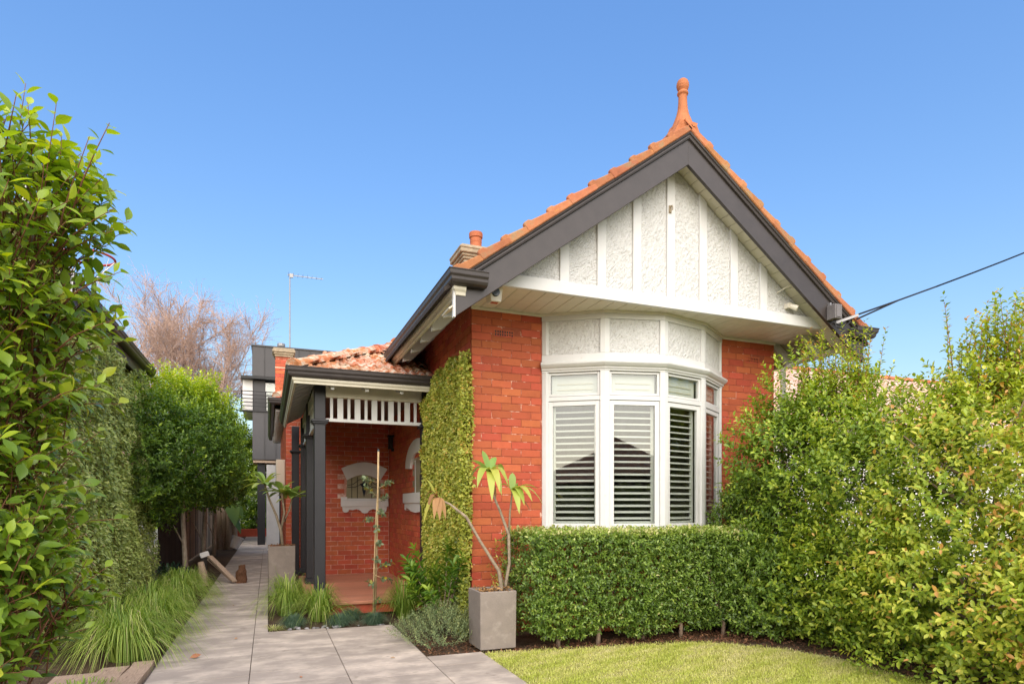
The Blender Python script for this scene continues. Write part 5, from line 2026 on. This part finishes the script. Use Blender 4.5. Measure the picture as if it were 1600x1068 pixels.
# ---- planters and frangipanis
def planter(label, x0, x1, y0, y1, h, tp=0.006):
    t_ = thing('planter', label, 'planter', ((x0 + x1) / 2, (y0 + y1) / 2, 0), 'square grey planters')
    mb = MB()
    w = 0.03
    mb.add([(x0 + tp, y0 + tp, 0), (x1 - tp, y0 + tp, 0), (x1 - tp, y1 - tp, 0), (x0 + tp, y1 - tp, 0), (x0, y0, h), (x1, y0, h), (x1, y1, h), (x0, y1, h),
            (x0 + w, y0 + w, h), (x1 - w, y0 + w, h), (x1 - w, y1 - w, h), (x0 + w, y1 - w, h), (x0 + w, y0 + w, h - 0.05), (x1 - w, y0 + w, h - 0.05), (x1 - w, y1 - w, h - 0.05), (x0 + w, y1 - w, h - 0.05)],
           [(0, 1, 5, 4), (1, 2, 6, 5), (2, 3, 7, 6), (3, 0, 4, 7), (4, 5, 9, 8), (5, 6, 10, 9), (6, 7, 11, 10), (7, 4, 8, 11), (8, 9, 13, 12), (9, 10, 14, 13), (10, 11, 15, 14), (11, 8, 12, 15), (3, 2, 1, 0)])
    mb.build('pot', 'planter', t_, bevel=0.006)
    mb = MB()
    mb.box(x0 + w + .001, x1 - w - .001, y0 + w + .001, y1 - w - .001, h - 0.09, h - 0.03)
    mb.build('soil', 'earth', t_)
    n_ = 260
    P = np.stack([RNG.uniform(x0 + 0.02, x1 - 0.02, n_), RNG.uniform(y0 + 0.02, y1 - 0.02, n_), h - 0.03 + RNG.uniform(0, 0.05, n_)], 1)
    o_ = leaves('leaf_litter', P, rand_unit(n_) * A3((1, 1, 0.4)), A3((0, 0, 1)) + RNG.normal(scale=0.5, size=(n_, 3)), RNG.uniform(0.02, 0.06, n_), RNG.uniform(0.006, 0.02, n_), np.full(n_, 0.5), 'dry_leaf', t_)
    return t_


planter('square grey planter holding the drooping frangipani by the front wall', 1.91, 2.29, 5.73, 6.12, 0.565)
planter('square grey planter beside the path at the verandah end', 0.0, 0.40, 10.42, 10.82, 0.77)


def frangipani(label, pos, paths, rosettes):
    t_ = thing('frangipani', label, 'plant', pos, 'potted frangipanis')
    for p_, r_ in paths:
        mb = MB()
        mb.tube(p_, r_, 8)
        mb.build('branch', 'bark_frangipani', t_, smooth=True)
    for (c, lst, w, matn) in rosettes:
        for (tip, dr, tn) in lst:
            big_leaf(t_, c, tip, w, dr, matn, tn, nseg=6, fold=0.25)
    return t_


Y0 = 5.9
V = Vector
frangipani('potted frangipani with drooping yellow green leaves on thin bent branches', (2.2, 5.9, 0.53),
           [([V((2.18, Y0, 0.5)), V((2.19, Y0, 0.6)), V((2.153, Y0 - .02, 0.756)), V((1.95, Y0 - .05, 1.05)), V((1.80, Y0 - .06, 1.295)), V((1.635, Y0 - .06, 1.419)), V((1.52, Y0 - .05, 1.468))], [0.025, 0.022, 0.018, 0.014, 0.015, 0.011, 0.008]),
            ([V((2.24, Y0 + .03, 0.5)), V((2.25, Y0 + .03, 0.62)), V((2.285, Y0 + .02, 0.816)), V((2.278, Y0 + .02, 1.108)), V((2.18, Y0 + .02, 1.36)), V((2.105, Y0 + .02, 1.516)), V((2.074, Y0 + .02, 1.72))], [0.021, 0.018, 0.016, 0.015, 0.013, 0.011, 0.009]),
            ([V((2.278, Y0 + .02, 1.10)), V((2.295, Y0 + .03, 1.335)), V((2.32, Y0 + .03, 1.54))], [0.012, 0.010, 0.008])],
           [((2.074, Y0 + .02, 1.72), [((1.78, Y0 - .1, 1.83), .05, .55), ((1.86, Y0 - .22, 1.57), .12, .8), ((1.985, Y0 - .3, 1.44), .12, .92), ((2.03, Y0 + .12, 1.965), .02, .45), ((2.20, Y0 - .18, 1.59), .12, .82), ((2.07, Y0 - .28, 1.53), .12, .95), ((2.30, Y0 + .2, 1.72), .1, .6), ((1.90, Y0 + .15, 1.66), .1, .35), ((2.12, Y0 - .2, 1.50), .11, .7), ((2.16, Y0 + .1, 1.90), .03, .5)], 0.085, 'leaf_frangipani'),
            ((2.074, Y0, 1.66), [((2.10, Y0 - .1, 1.46), .03, .5), ((2.06, Y0 - .12, 1.48), .03, .9)], 0.05, 'leaf_dry'),
            ((2.32, Y0 + .03, 1.54), [((2.29, Y0 - .24, 1.32), .1, .85), ((2.58, Y0 - .05, 1.565), .06, .6), ((2.60, Y0 - .15, 1.385), .12, .8), ((2.42, Y0 - .26, 1.44), .1, .93), ((2.18, Y0 + .1, 1.58), .06, .4), ((2.45, Y0 + .25, 1.56), .08, .5), ((2.36, Y0 - .2, 1.40), .1, .75), ((2.33, Y0 + .05, 1.74), .02, .55)], 0.08, 'leaf_frangipani'),
            ((2.34, Y0, 1.5), [((2.46, Y0 - .12, 1.34), .04, .1)], 0.05, 'leaf_dry'),
            ((1.52, Y0 - .05, 1.468), [((1.40, Y0 - .1, 1.33), .1, .6), ((1.36, Y0 - .02, 1.36), .12, .3), ((1.45, Y0 - .18, 1.27), .08, .9), ((1.50, Y0 - .2, 1.26), .07, .7), ((1.57, Y0 - .16, 1.27), .07, .95), ((1.60, Y0 - .05, 1.30), .06, .5), ((1.44, Y0 + .1, 1.30), .08, .4)], 0.065, 'leaf_dry'),
            ((1.51, Y0 - .05, 1.46), [((1.42, Y0 + .02, 1.66), .03, .93), ((1.36, Y0 - .12, 1.22), .1, .98)], 0.06, 'leaf_frangipani')])
rl = []
for cc_ in ((-0.05, 10.55, 1.74), (0.20, 10.5, 1.60), (0.36, 10.62, 1.52)):
    lst = []
    for k in range(15):
        a = k * 2.4 + random.uniform(-.2, .2)
        el = random.uniform(-0.35, 0.9)
        ln = random.uniform(0.28, 0.40)
        lst.append(((cc_[0] + ln * math.cos(a) * math.cos(el), cc_[1] + ln * math.sin(a) * math.cos(el), cc_[2] + ln * math.sin(el) * 0.8), 0.04, random.uniform(0.45, 0.88)))
    rl.append((cc_, lst, 0.10, 'leaf_frangipani'))
frangipani('lush green frangipani in the planter at the verandah end', (0.2, 10.6, 0.74),
           [([V((0.22, 10.6, 0.7)), V((0.19, 10.6, 1.0)), V((0.12, 10.6, 1.25)), V((0.02, 10.58, 1.5)), V((-0.05, 10.55, 1.74))], [0.028, 0.024, 0.02, 0.017, 0.014]),
            ([V((0.19, 10.6, 1.0)), V((0.24, 10.58, 1.3)), V((0.20, 10.5, 1.6))], [0.02, 0.017, 0.014]),
            ([V((0.24, 10.6, 1.15)), V((0.32, 10.62, 1.35)), V((0.36, 10.62, 1.52))], [0.017, 0.015, 0.012])], rl)

# ---- staked young rose
t = thing('garden_stake', 'thin timber stake supporting the young rose before the verandah', 'stake', (1.27, 8.06, 0))
m = MB()
m.tube([(1.27, 8.06, -0.03), (1.30, 8.06, 1.2), (1.315, 8.06, 2.10)], [0.013, 0.013, 0.012], 8)
m.build('pole', 'stake', t, smooth=True)
m = MB()
m.tube([(1.315, 8.06, 2.098), (1.3155, 8.06, 2.125)], [0.0135, 0.012], 8)
m.build('stake_cap', 'slate_blue', t)
t = thing('young_rose', 'young rose with sparse grey green leaves tied to the stake', 'plant', (1.25, 8.04, 0))
paths = [([V((1.245, 8.035, -0.02)), V((1.255, 8.03, 0.6)), V((1.275, 8.03, 1.2)), V((1.30, 8.02, 1.65))], [0.010, 0.009, 0.007, 0.004])]
Ps, Ds = [], []
for (z_, dx, dz, nn_) in ((1.70, -0.13, 0.03, 4), (1.62, 0.11, 0.06, 4), (1.52, -0.10, 0.08, 4), (1.45, 0.08, 0.05, 3), (1.35, 0.04, -0.03, 3), (1.25, -0.10, -0.02, 3), (1.20, 0.0, -0.06, 2), (0.95, 0.03, -0.02, 2), (0.72, 0.02, 0.0, 1), (0.60, 0.13, 0.05, 4), (0.52, 0.16, -0.06, 3), (0.40, -0.05, 0.02, 2), (0.22, 0.03, 0.0, 1)):
    b = V((1.25 + 0.03 * z_, 8.03, z_))
    e = b + V((dx, -0.03, dz))
    paths.append(([b, e], [0.004, 0.0025]))
    for q in range(nn_):
        Ps.append(b.lerp(e, 0.3 + 0.25 * q) + V((0, random.uniform(-0.05, 0.05), 0)))
        Ds.append(V((dx, random.gauss(0, 0.06), dz)))
stems_obj(t, paths, 'stake', n=5)
sprig_foliage('foliage', t, np.array(Ps), np.array(Ds), 7, 0.08, (0.04, 0.07), 0.62, 'leaf_rose', base=0.45, tip=0.2, sd=0.22, T=LEAF6)

# ---- clipped hedge below the bay window
hedge = thing('clipped_hedge', 'low clipped dark green hedge below the bay window', 'hedge', (3.7, 5.75, 0))
n = 5200
HX0, HX1 = 2.42, 5.0


def hedge_front(x_):
    return 5.50 + 0.05 * np.sin(x_ * 3.1) - 0.10 * np.clip((x_ - 3.9) / 1.1, 0, 1)


fx = RNG.uniform(HX0, HX1, n)
fz = RNG.uniform(0.05, 1.12, n) ** 0.97
fp = np.stack([fx, hedge_front(fx) + 0.02 + 0.10 * np.abs(RNG.normal(size=n)), fz], 1)
fp[:, 1] += 0.06 * smooth_noise(fp, 4.5, 41) + 0.10 * np.clip((0.35 - fz) / 0.3, 0, 1) + 0.05 * np.clip((fz - 1.0) / 0.12, 0, 1)
n2 = 2600
tx_ = RNG.uniform(HX0, HX1, n2)
tp_ = np.stack([tx_, RNG.uniform(0, 1, n2), RNG.uniform(1.0, 1.10, n2)], 1)
back = np.interp(tx_, [2.4, 2.95, 3.55, 4.235, 4.92, 5.2], [6.45, 6.45, 6.08, 5.93, 6.08, 6.4])
tp_[:, 1] = hedge_front(tx_) + 0.05 + (back - hedge_front(tx_) - 0.05) * tp_[:, 1]
n3 = 500
ep = np.stack([HX0 + 0.10 * np.abs(RNG.normal(size=n3)) - 0.03, RNG.uniform(5.5, 6.35, n3), RNG.uniform(0.08, 1.08, n3)], 1)
Ps = np.concatenate([fp, tp_, ep])
Ds = np.concatenate([A3((0, -1, 0.45)) + RNG.normal(scale=0.45, size=(n, 3)), A3((0, -0.15, 1)) + RNG.normal(scale=0.4, size=(n2, 3)), A3((-1, -0.3, 0.4)) + RNG.normal(scale=0.4, size=(n3, 3))])
k = ~((Ps[:, 2] < 0.15) & (smooth_noise(Ps * A3((1, 0.2, 0.6)), 5.5, 44) > 0.30))
Ps, Ds = Ps[k], Ds[k]
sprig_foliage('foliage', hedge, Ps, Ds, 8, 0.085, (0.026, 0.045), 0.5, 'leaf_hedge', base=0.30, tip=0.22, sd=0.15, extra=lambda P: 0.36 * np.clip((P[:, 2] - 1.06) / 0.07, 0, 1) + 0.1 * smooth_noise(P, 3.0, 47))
for (bx_, by_, lean) in ((2.75, 5.75, 0.0), (3.16, 5.66, -0.1), (3.74, 5.72, 0.22), (4.18, 5.66, 0.05), (4.7, 5.6, 0.1)):
    paths = [([V((bx_, by_, -0.03)), V((bx_ + 0.01, by_, 0.10)), V((bx_ - lean * .2, by_, 0.18))], [0.026, 0.022, 0.019])]
    for k_ in range(5):
        a = (k_ - 2) * 0.45 + random.uniform(-0.15, 0.15)
        paths.append(([V((bx_ - lean * .2, by_, 0.16)), V((bx_ + 0.17 * math.sin(a), by_ - 0.05, 0.16 + 0.14)), V((bx_ + 0.36 * math.sin(a) - lean * .2, by_ + random.uniform(-.1, .1), 0.72))], [0.014, 0.011, 0.005]))
    stems_obj(hedge, paths, 'bark')

# ---- tall lilly pilly shrubs on the right
GLP = 'tall shrubs along the right boundary'


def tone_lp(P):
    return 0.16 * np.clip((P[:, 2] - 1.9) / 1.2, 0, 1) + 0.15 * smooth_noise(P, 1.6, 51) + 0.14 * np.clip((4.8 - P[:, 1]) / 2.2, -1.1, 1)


LP = [('tall shrub with reddish shoots rising in front of the right gable end', [(6.0, 5.35, 1.35, 0.95, 0.62, 1.15), (5.75, 5.2, 0.75, 0.85, 0.62, 0.78), (6.2, 5.4, 2.30, 0.60, 0.45, 0.45), (5.35, 5.45, 1.95, 0.42, 0.36, 0.42)], (6.1, 5.35), 2.85, 30, 0.36),
      ('lower shrub in the dip between the two tallest right shrubs', [(5.95, 4.45, 1.25, 0.95, 0.62, 1.1), (5.7, 4.4, 0.6, 0.85, 0.6, 0.65), (6.2, 4.6, 1.8, 0.6, 0.5, 0.38)], (6.2, 4.6), 2.1, 8, 0.42),
      ('tallest shrub at the right edge with pointed leafy shoots', [(5.8, 3.55, 1.3, 0.92, 0.62, 1.15), (5.55, 3.5, 0.65, 0.85, 0.6, 0.72), (6.15, 3.6, 2.10, 0.50, 0.46, 0.52)], (6.2, 3.65), 2.75, 34, 0.50),
      ('yellow green shrub cut off by the right border nearest the camera', [(5.75, 2.55, 1.25, 0.85, 0.6, 1.1), (5.5, 2.5, 0.6, 0.75, 0.6, 0.65)], (5.8, 2.5), 2.3, 8, 0.52)]
for i, (lab, bl, (sx, sy), sz, ns, base) in enumerate(LP):
    t = thing('lilly_pilly', lab, 'shrub', (bl[0][0], bl[0][1], 0), GLP)
    Ps, Ds = ellipsoid_sprigs(bl, 225, shell=(0.60, 1.06), noise=0.30, nscale=3.8, seed=60 + 7 * i, upbias=0.35)
    k = Ps[:, 0] < bl[0][0] + 0.55
    Ps, Ds = Ps[k], Ds[k]
    thin = {0: [(5.90, 5.35, 2.50, 0.70, 0.42, 0.58), (5.42, 5.42, 2.40, 0.34, 0.30, 0.45)], 2: [(6.18, 3.68, 2.50, 0.44, 0.40, 0.50)]}.get(i)
    if thin:
        Pt, Dt = ellipsoid_sprigs(thin, 75, shell=(0.3, 1.08), noise=0.22, nscale=4.0, seed=80 + i, upbias=1.0)
        Ps, Ds = np.concatenate([Ps, Pt]), np.concatenate([Ds, Dt])
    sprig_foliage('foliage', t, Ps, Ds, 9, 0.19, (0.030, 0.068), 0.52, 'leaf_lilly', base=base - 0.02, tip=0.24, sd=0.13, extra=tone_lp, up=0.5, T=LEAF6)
    # upright shoots with sparse leaves
    sp, sd_, paths = [], [], []
    for k_ in range(ns * 2):
        a = random.uniform(0, 6.28)
        b = V((sx + 0.55 * math.cos(a) * random.random(), sy + 0.45 * math.sin(a) * random.random(), sz - 0.45))
        e = b + V((random.gauss(0, 0.10), random.gauss(0, 0.08), random.uniform(0.45, 1.0)))
        paths.append(([b, b.lerp(e, 0.5) + V((0.01, 0, 0)), e], [0.006, 0.004, 0.0015]))
        for q in range(7):
            sp.append(b.lerp(e, 0.05 + 0.15 * q))
            sd_.append(e - b)
    sprig_foliage('shoots', t, np.array(sp), np.array(sd_), 7, 0.14, (0.034, 0.062), 0.48, 'leaf_lilly', base=0.55, tip=0.25, sd=0.2)
    paths2 = [([V((bl[0][0], bl[0][1], -0.03)), V((bl[0][0] + .05, bl[0][1], 0.8)), V((sx, sy, sz - 0.6))], [0.045, 0.035, 0.012])]
    for k_ in range(14):
        a = random.uniform(2.2, 5.2)
        z_ = random.uniform(0.3, sz - 0.9)
        paths2.append(([V((bl[0][0], bl[0][1], z_)), V((bl[0][0] + 0.4 * math.cos(a), bl[0][1] + 0.3 * math.sin(a), z_ + 0.2)), V((bl[0][0] + 0.8 * math.cos(a), bl[0][1] + 0.5 * math.sin(a), z_ + 0.45))], [0.016, 0.011, 0.004]))
    stems_obj(t, paths2, 'bark')
    o = stems_obj(t, paths, 'bark_red', name='shoot_stems', n=4)
    o['kind'] = 'stuff'
t = thing('dark_shrub', 'dark green low shrub between the bay window and the tall right shrubs', 'shrub', (5.3, 5.95, 0))
Ps, Ds = ellipsoid_sprigs([(5.45, 5.95, 0.85, 0.55, 0.42, 0.75), (5.15, 5.85, 0.5, 0.4, 0.4, 0.55), (5.75, 6.05, 1.35, 0.45, 0.35, 0.5), (5.0, 5.35, 0.5, 0.35, 0.45, 0.55)], 330, shell=(0.6, 1.04), noise=0.09, nscale=4, seed=91)
sprig_foliage('foliage', t, Ps, Ds, 9, 0.12, (0.034, 0.06), 0.48, 'leaf_hedge', base=0.34, tip=0.25, sd=0.14)
stems_obj(t, [([V((5.4, 5.95, -0.03)), V((5.45, 5.95, 0.6)), V((5.6, 6.0, 1.4))], [0.03, 0.02, 0.008])], 'bark')

# ---- things on the path
t = thing('timber_plank', 'weathered plank leaning beside the path with its foot by the stump', 'plank', (-0.75, 12.5, 0))
m = MB()
m.beam((-0.55, 12.35, 0.03), (-1.02, 12.95, 0.46), 0.10, 0.035)
m.beam((-0.60, 12.42, 0.035), (-1.05, 13.0, 0.40), 0.05, 0.03)
m.build('board', 'timber_old', t, bevel=0.004)
m = MB()
st = []
n_ = 12
for i, (z_, r_) in enumerate(((0, 0.105), (0.06, 0.10), (0.14, 0.095), (0.20, 0.09), (0.26, 0.062), (0.32, 0.058))):
    ring = []
    for k_ in range(n_):
        a = 2 * PI * k_ / n_
        rr = r_ * random.uniform(0.82, 1.1)
        ox = 0.02 if z_ > 0.22 else 0
        ring.append((-0.46 + ox + rr * math.cos(a), 12.42 + rr * math.sin(a), z_ + random.uniform(-0.012, 0.012)))
    st.append(ring)
m.add([p for r_ in st for p in r_], [(i * n_ + k_, i * n_ + (k_ + 1) % n_, (i + 1) * n_ + (k_ + 1) % n_, (i + 1) * n_ + k_) for i in range(len(st) - 1) for k_ in range(n_)] + [tuple(range((len(st) - 1) * n_, len(st) * n_))])
tag(m.build('wood_stump', 'stump'), 'short reddish brown chunk of wood standing upright on the path', 'log')
m = MB()
m.tube([(-1.05, 12.05, 0.0), (-1.06, 12.1, 0.18), (-1.10, 12.15, 0.42)], [0.09, 0.075, 0.05], 8)
tag(m.build('timber_offcut', 'timber_old'), 'pale weathered timber offcut standing between grass and plank', 'timber offcut')
m = MB()
m.obox((-1.14, 13.3, 0.47), (0.075, 0.02, 0.025), (-0.01, 0.06, 0), (-0.015, 0, 0.045))
tag(m.build('concrete_block', 'render_white', bevel=0.01), 'small pale block at the top end of the leaning plank', 'block')
m = MB()
m.obox((-1.14, 13.3, 0.21), (0.05, 0, 0), (0, 0.06, 0), (0, 0, 0.21))
tag(m.build('timber_post', 'timber_dark'), 'short dark timber post under the pale block', 'post')
t = thing('clay_pot', 'small pale pot tipped on its side below the banana plant', 'pot', (-0.92, 20.8, 0))
m = MB()
m.tube([(-0.98, 20.7, 0.12), (-0.86, 20.75, 0.42)], [0.11, 0.16], 14)
m.build('pot_body', 'clay_pot', t)
m = MB()
m.tube([(-0.862, 20.745, 0.415), (-0.845, 20.752, 0.46)], [0.175, 0.178], 14)
m.build('rim', 'clay_pot', t)
v_, q_, t_ = leaf_arrays(A3([[-0.66, 6.40, 0.012]]), A3([[0.9, 0.3, 0.25]]), A3([[0.2, -0.6, 0.8]]), 0.085, 0.05, A3([0.5]), LEAF10)
o = np_mesh('fallen_leaf', v_, q_, 'dry_leaf', None, t_)
tag(o, 'single curled dry leaf lying on the bluestone path', 'leaf')
m = MB()
for (c_, r_) in (((0.60, 14.2, 0.55), 0.10), ((0.58, 14.15, 0.72), 0.085), ((0.62, 14.2, 0.38), 0.10)):
    m.lathe([(r_ * 0.3, -r_), (r_ * 0.8, -r_ * 0.6), (r_, 0), (r_ * 0.8, r_ * 0.6), (r_ * 0.3, r_)], c_, 10)
tag(m.build('cloth_bundle', 'beige', smooth=True), 'small pale bundle hanging by the rear verandah post', 'bundle')

# ---- basketball hoop behind the ficus
t = thing('basketball_hoop', 'red basketball ring with torn net above the neighbour gutter', 'basketball hoop', (-1.66, 7.65, 3.97))
m = MB()
c_ = V((-1.72, 7.6, 3.97))
m.tube([c_ + V((0.225 * math.cos(a), 0.225 * math.sin(a), 0)) for a in np.linspace(0, 2 * PI, 33)], 0.012, 8)
m.tube([c_ + V((-0.225, 0.05, 0)), c_ + V((-0.42, 0.06, -0.02))], 0.014, 6)
m.tube([c_ + V((-0.225, -0.05, 0)), c_ + V((-0.42, -0.06, -0.02))], 0.014, 6)
m.build('ring', 'hoop_red', t, smooth=True)
m = MB()
m.box(-2.18, -2.145, 7.2, 8.0, 3.96, 4.5)
m.build('backboard', 'render_white', t)
m = MB()
for a in (-1.2, -0.5, 0.2, -2.0, 2.4):
    p_ = c_ + V((0.225 * math.cos(a), 0.225 * math.sin(a), -0.01))
    q_ = c_ + V((-0.16, -0.02, -0.42)) if a > -0.3 else c_ + V((0.12 * math.cos(a), 0.12 * math.sin(a), -0.26))
    m.tube([p_, p_.lerp(q_, 0.5) + V((0, 0, -0.02)), q_], 0.007 if a > -0.3 else 0.003, 5)
m.build('net', 'rope', t)
m = MB()
m.tube([(-2.2, 7.9, 4.0), (-2.02, 7.92, 3.99), (-1.95, 7.92, 3.9), (-1.96, 7.9, 3.62), (-1.955, 7.9, 3.45)], 0.012, 6)
m.tube([(-2.2, 8.1, 4.0), (-2.0, 8.1, 3.99), (-1.94, 8.1, 3.88), (-1.97, 8.08, 3.72), (-2.05, 8.06, 3.70)], 0.012, 6)
tag(m.build('rope', 'rope'), 'white rope tied around the neighbour gutter below the hoop', 'rope')

# ---- bare tree far behind
t = thing('bare_tree', 'large leafless tree with pinkish brown twigs behind the left hedge', 'tree', (-4.4, 36, 0))
tr = MB()
tr.tube([(-4.4, 36, -0.1), (-4.35, 36, 2.4), (-4.3, 36.1, 5.0)], [0.30, 0.24, 0.2], 9)
ends = []
br = MB()
for k_ in range(11):
    a = k_ * 0.6 + random.uniform(-.2, .2)
    el = random.uniform(0.6, 1.3)
    tree_tubes(br, (-4.3, 36.1, random.uniform(3.4, 5.1)), (math.cos(a) * math.cos(el), 0.5 * math.sin(a) * math.cos(el), math.sin(el)), random.uniform(3.2, 4.2), 0.085, 2, 4, 0.28, ends, 5, 0.64, 5, 0.24)
tr.build('trunk', 'bark_pale', t, smooth=True)
o = br.build('branches', 'twig', t)
o['kind'] = 'stuff'
segs_a, segs_b, segs_r = [], [], []
for (p_, d_) in ends:
    for k_ in range(30):
        a = V([random.gauss(0, 1) for _ in range(3)]).normalized()
        dd = (d_ * 0.7 + a * 0.75 + V((0, 0, 0.2))).normalized()
        p0 = p_ - d_ * random.uniform(-0.1, 1.6)
        ln = random.uniform(0.5, 1.5)
        prev = p0
        for s_ in range(3):
            dd = (dd + V([random.gauss(0, 0.22) for _ in range(3)])).normalized()
            nx_ = prev + dd * ln / 3
            segs_a.append(tuple(prev))
            segs_b.append(tuple(nx_))
            segs_r.append(0.013 - 0.003 * s_)
            if s_ > 0 and random.random() < 0.9:
                e_ = nx_ + (dd + V([random.gauss(0, 0.7) for _ in range(3)])).normalized() * random.uniform(0.12, 0.35)
                segs_a.append(tuple(nx_))
                segs_b.append(tuple(e_))
                segs_r.append(0.007)
            prev = nx_
a_, b_, r_ = np.array(segs_a), np.array(segs_b), np.array(segs_r)
d_ = nrm(b_ - a_)
s_ = nrm(np.cross(d_, A3((0.3, 0.2, 0.93))))
u_ = np.cross(d_, s_)
ring = [s_, -0.5 * s_ + 0.866 * u_, -0.5 * s_ - 0.866 * u_]
vv = np.stack([a_ + r_[:, None] * w for w in ring] + [b_ + 0.6 * r_[:, None] * w for w in ring], 1)
base_ = (np.arange(len(a_)) * 6)[:, None, None]
o = np_mesh('twigs', vv.reshape(-1, 3), [(base_ + np.array([(0, 1, 4, 3), (1, 2, 5, 4), (2, 0, 3, 5)])[None]).reshape(-1, 4)], 'twig', t)
o['kind'] = 'stuff'

# ---- greenery closing the far end of the path
for (cx_, cy_, hz_, rr, lab, matn, base) in ((-1.3, 26.5, 3.3, 1.0, 'pale leafy tree overhanging the path before the extension', 'leaf_shrub', 0.75), (-0.6, 33.0, 1.2, 1.4, 'dark green shrub closing the far end of the path', 'leaf_standard', 0.35),
                                             (-3.2, 28.0, 2.4, 1.8, 'dark green tree behind the fence far left', 'leaf_standard', 0.4)):
    t = thing('garden_tree' if hz_ > 2 else 'garden_shrub', lab, 'tree' if hz_ > 2 else 'shrub', (cx_, cy_, 0))
    stems_obj(t, [([V((cx_, cy_, -0.05)), V((cx_ + .1, cy_, hz_ * .6)), V((cx_, cy_, hz_))], [0.08, 0.06, 0.02])], 'bark')
    Ps, Ds = ellipsoid_sprigs([(cx_, cy_, hz_, rr, rr, rr * 1.05), (cx_ + 0.4 * rr, cy_ - 0.5 * rr, hz_ - 0.5 * rr, rr * .7, rr * .7, rr * .7)], 60, noise=0.25, nscale=2, seed=int(cx_ * 10) % 50)
    sprig_foliage('crown', t, Ps, Ds, 8, 0.28, (0.10, 0.20), 0.45, matn, base=base, tip=0.2)

# ---- across the street: out of view, the houses invented for the bay window to mirror
op = thing('invented_opposite_house', 'invented house across the street, added for the upper bay window panes to mirror', 'house', (2, -24, 0))
m = MB()
m.box(-8, 9, -30, -23, 0, 3.2)
m.build('wall', 'timber_dark', op)
m = MB()
m.add([(-8.6, -22.4, 3.2), (9.6, -22.4, 3.2), (9.6, -30.6, 3.2), (-8.6, -30.6, 3.2), (-4.5, -26.5, 5.9), (5.5, -26.5, 5.9)], [(0, 1, 5, 4), (1, 2, 5), (2, 3, 4, 5), (3, 0, 4), (3, 2, 1, 0)])
m.build('roof', 'roof_tile', op)
for xx in (-5.5, -1.5, 3.0, 6.5):
    m = MB()
    m.box(xx, xx + 1.3, -22.99, -22.95, 1.0, 2.5)
    m.build('window', 'black', op)
op2 = thing('invented_opposite_house', 'second invented house across the street, added for the left bay window pane to mirror', 'house', (-19, -24, 0))
m = MB()
m.box(-27, -10, -30, -23.5, 0, 3.1)
m.build('wall', 'timber_dark', op2)
m = MB()
m.add([(-27.6, -22.9, 3.1), (-9.4, -22.9, 3.1), (-9.4, -30.6, 3.1), (-27.6, -30.6, 3.1), (-23.5, -26.7, 5.6), (-13.5, -26.7, 5.6)], [(0, 1, 5, 4), (1, 2, 5), (2, 3, 4, 5), (3, 0, 4), (3, 2, 1, 0)])
m.build('roof', 'roof_tile', op2)
t = thing('street_tree', 'bare street tree mirrored in the upper panes of the bay window', 'tree', (-8.5, -15, 0))
br = MB()
br.tube([(-8.5, -15, -0.1), (-8.45, -15, 1.2), (-8.5, -15, 2.4)], [0.16, 0.13, 0.11], 8)
for k_ in range(7):
    a = k_ * 0.9
    tree_tubes(br, (-8.5, -15, random.uniform(1.7, 2.4)), (math.cos(a) * 0.6, math.sin(a) * 0.6, 0.8), 1.5, 0.05, 3, 3, 0.3, None, 3, 0.68, 4, 0.15)
br.build('branches', 'timber_dark', t)
t = thing('street_hedge', 'dark hedge across the street mirrored low in the bay window', 'hedge', (2, -12, 0))
Ps, Ds = ellipsoid_sprigs([(-13, -12, 0.8, 2.6, 0.8, 1.3), (-8.5, -12, 0.9, 2.6, 0.8, 1.4), (-4, -12, 0.8, 2.6, 0.8, 1.3), (0.5, -12, 0.9, 2.6, 0.8, 1.4), (5, -12, 0.8, 2.6, 0.8, 1.3), (9, -12, 0.9, 2.6, 0.8, 1.4)], 34, noise=0.15, seed=77)
sprig_foliage('foliage', t, Ps, Ds, 8, 0.3, (0.10, 0.2), 0.5, 'leaf_hedge')

m = MB()
m.box(-200, 200, -11.0, -5.0, -0.05, -0.03)
o = m.build('road', 'asphalt')
o['kind'] = 'structure'

for (x_, y_, sz_, lab) in ((0.25, 5.35, 0.045, 'small dry leaf on the front paving near the lower border'), (-0.45, 9.6, 0.05, 'dry leaf on the path beside the grass tussocks'), (1.05, 5.75, 0.04, 'tiny pale petal on the paving near the ground cover'), (-0.3, 7.2, 0.05, 'dark dry leaf on the path left of the verandah bed')):
    a = random.uniform(0, 6.28)
    v_, q_, t_ = leaf_arrays(A3([[x_, y_, 0.008]]), A3([[math.cos(a), math.sin(a), 0.12]]), A3([[0.1, -0.2, 0.9]]), sz_, sz_ * 0.5, A3([0.5]), LEAF10)
    tag(np_mesh('fallen_leaf', v_, q_, 'dry_leaf', None, t_), lab, 'leaf')
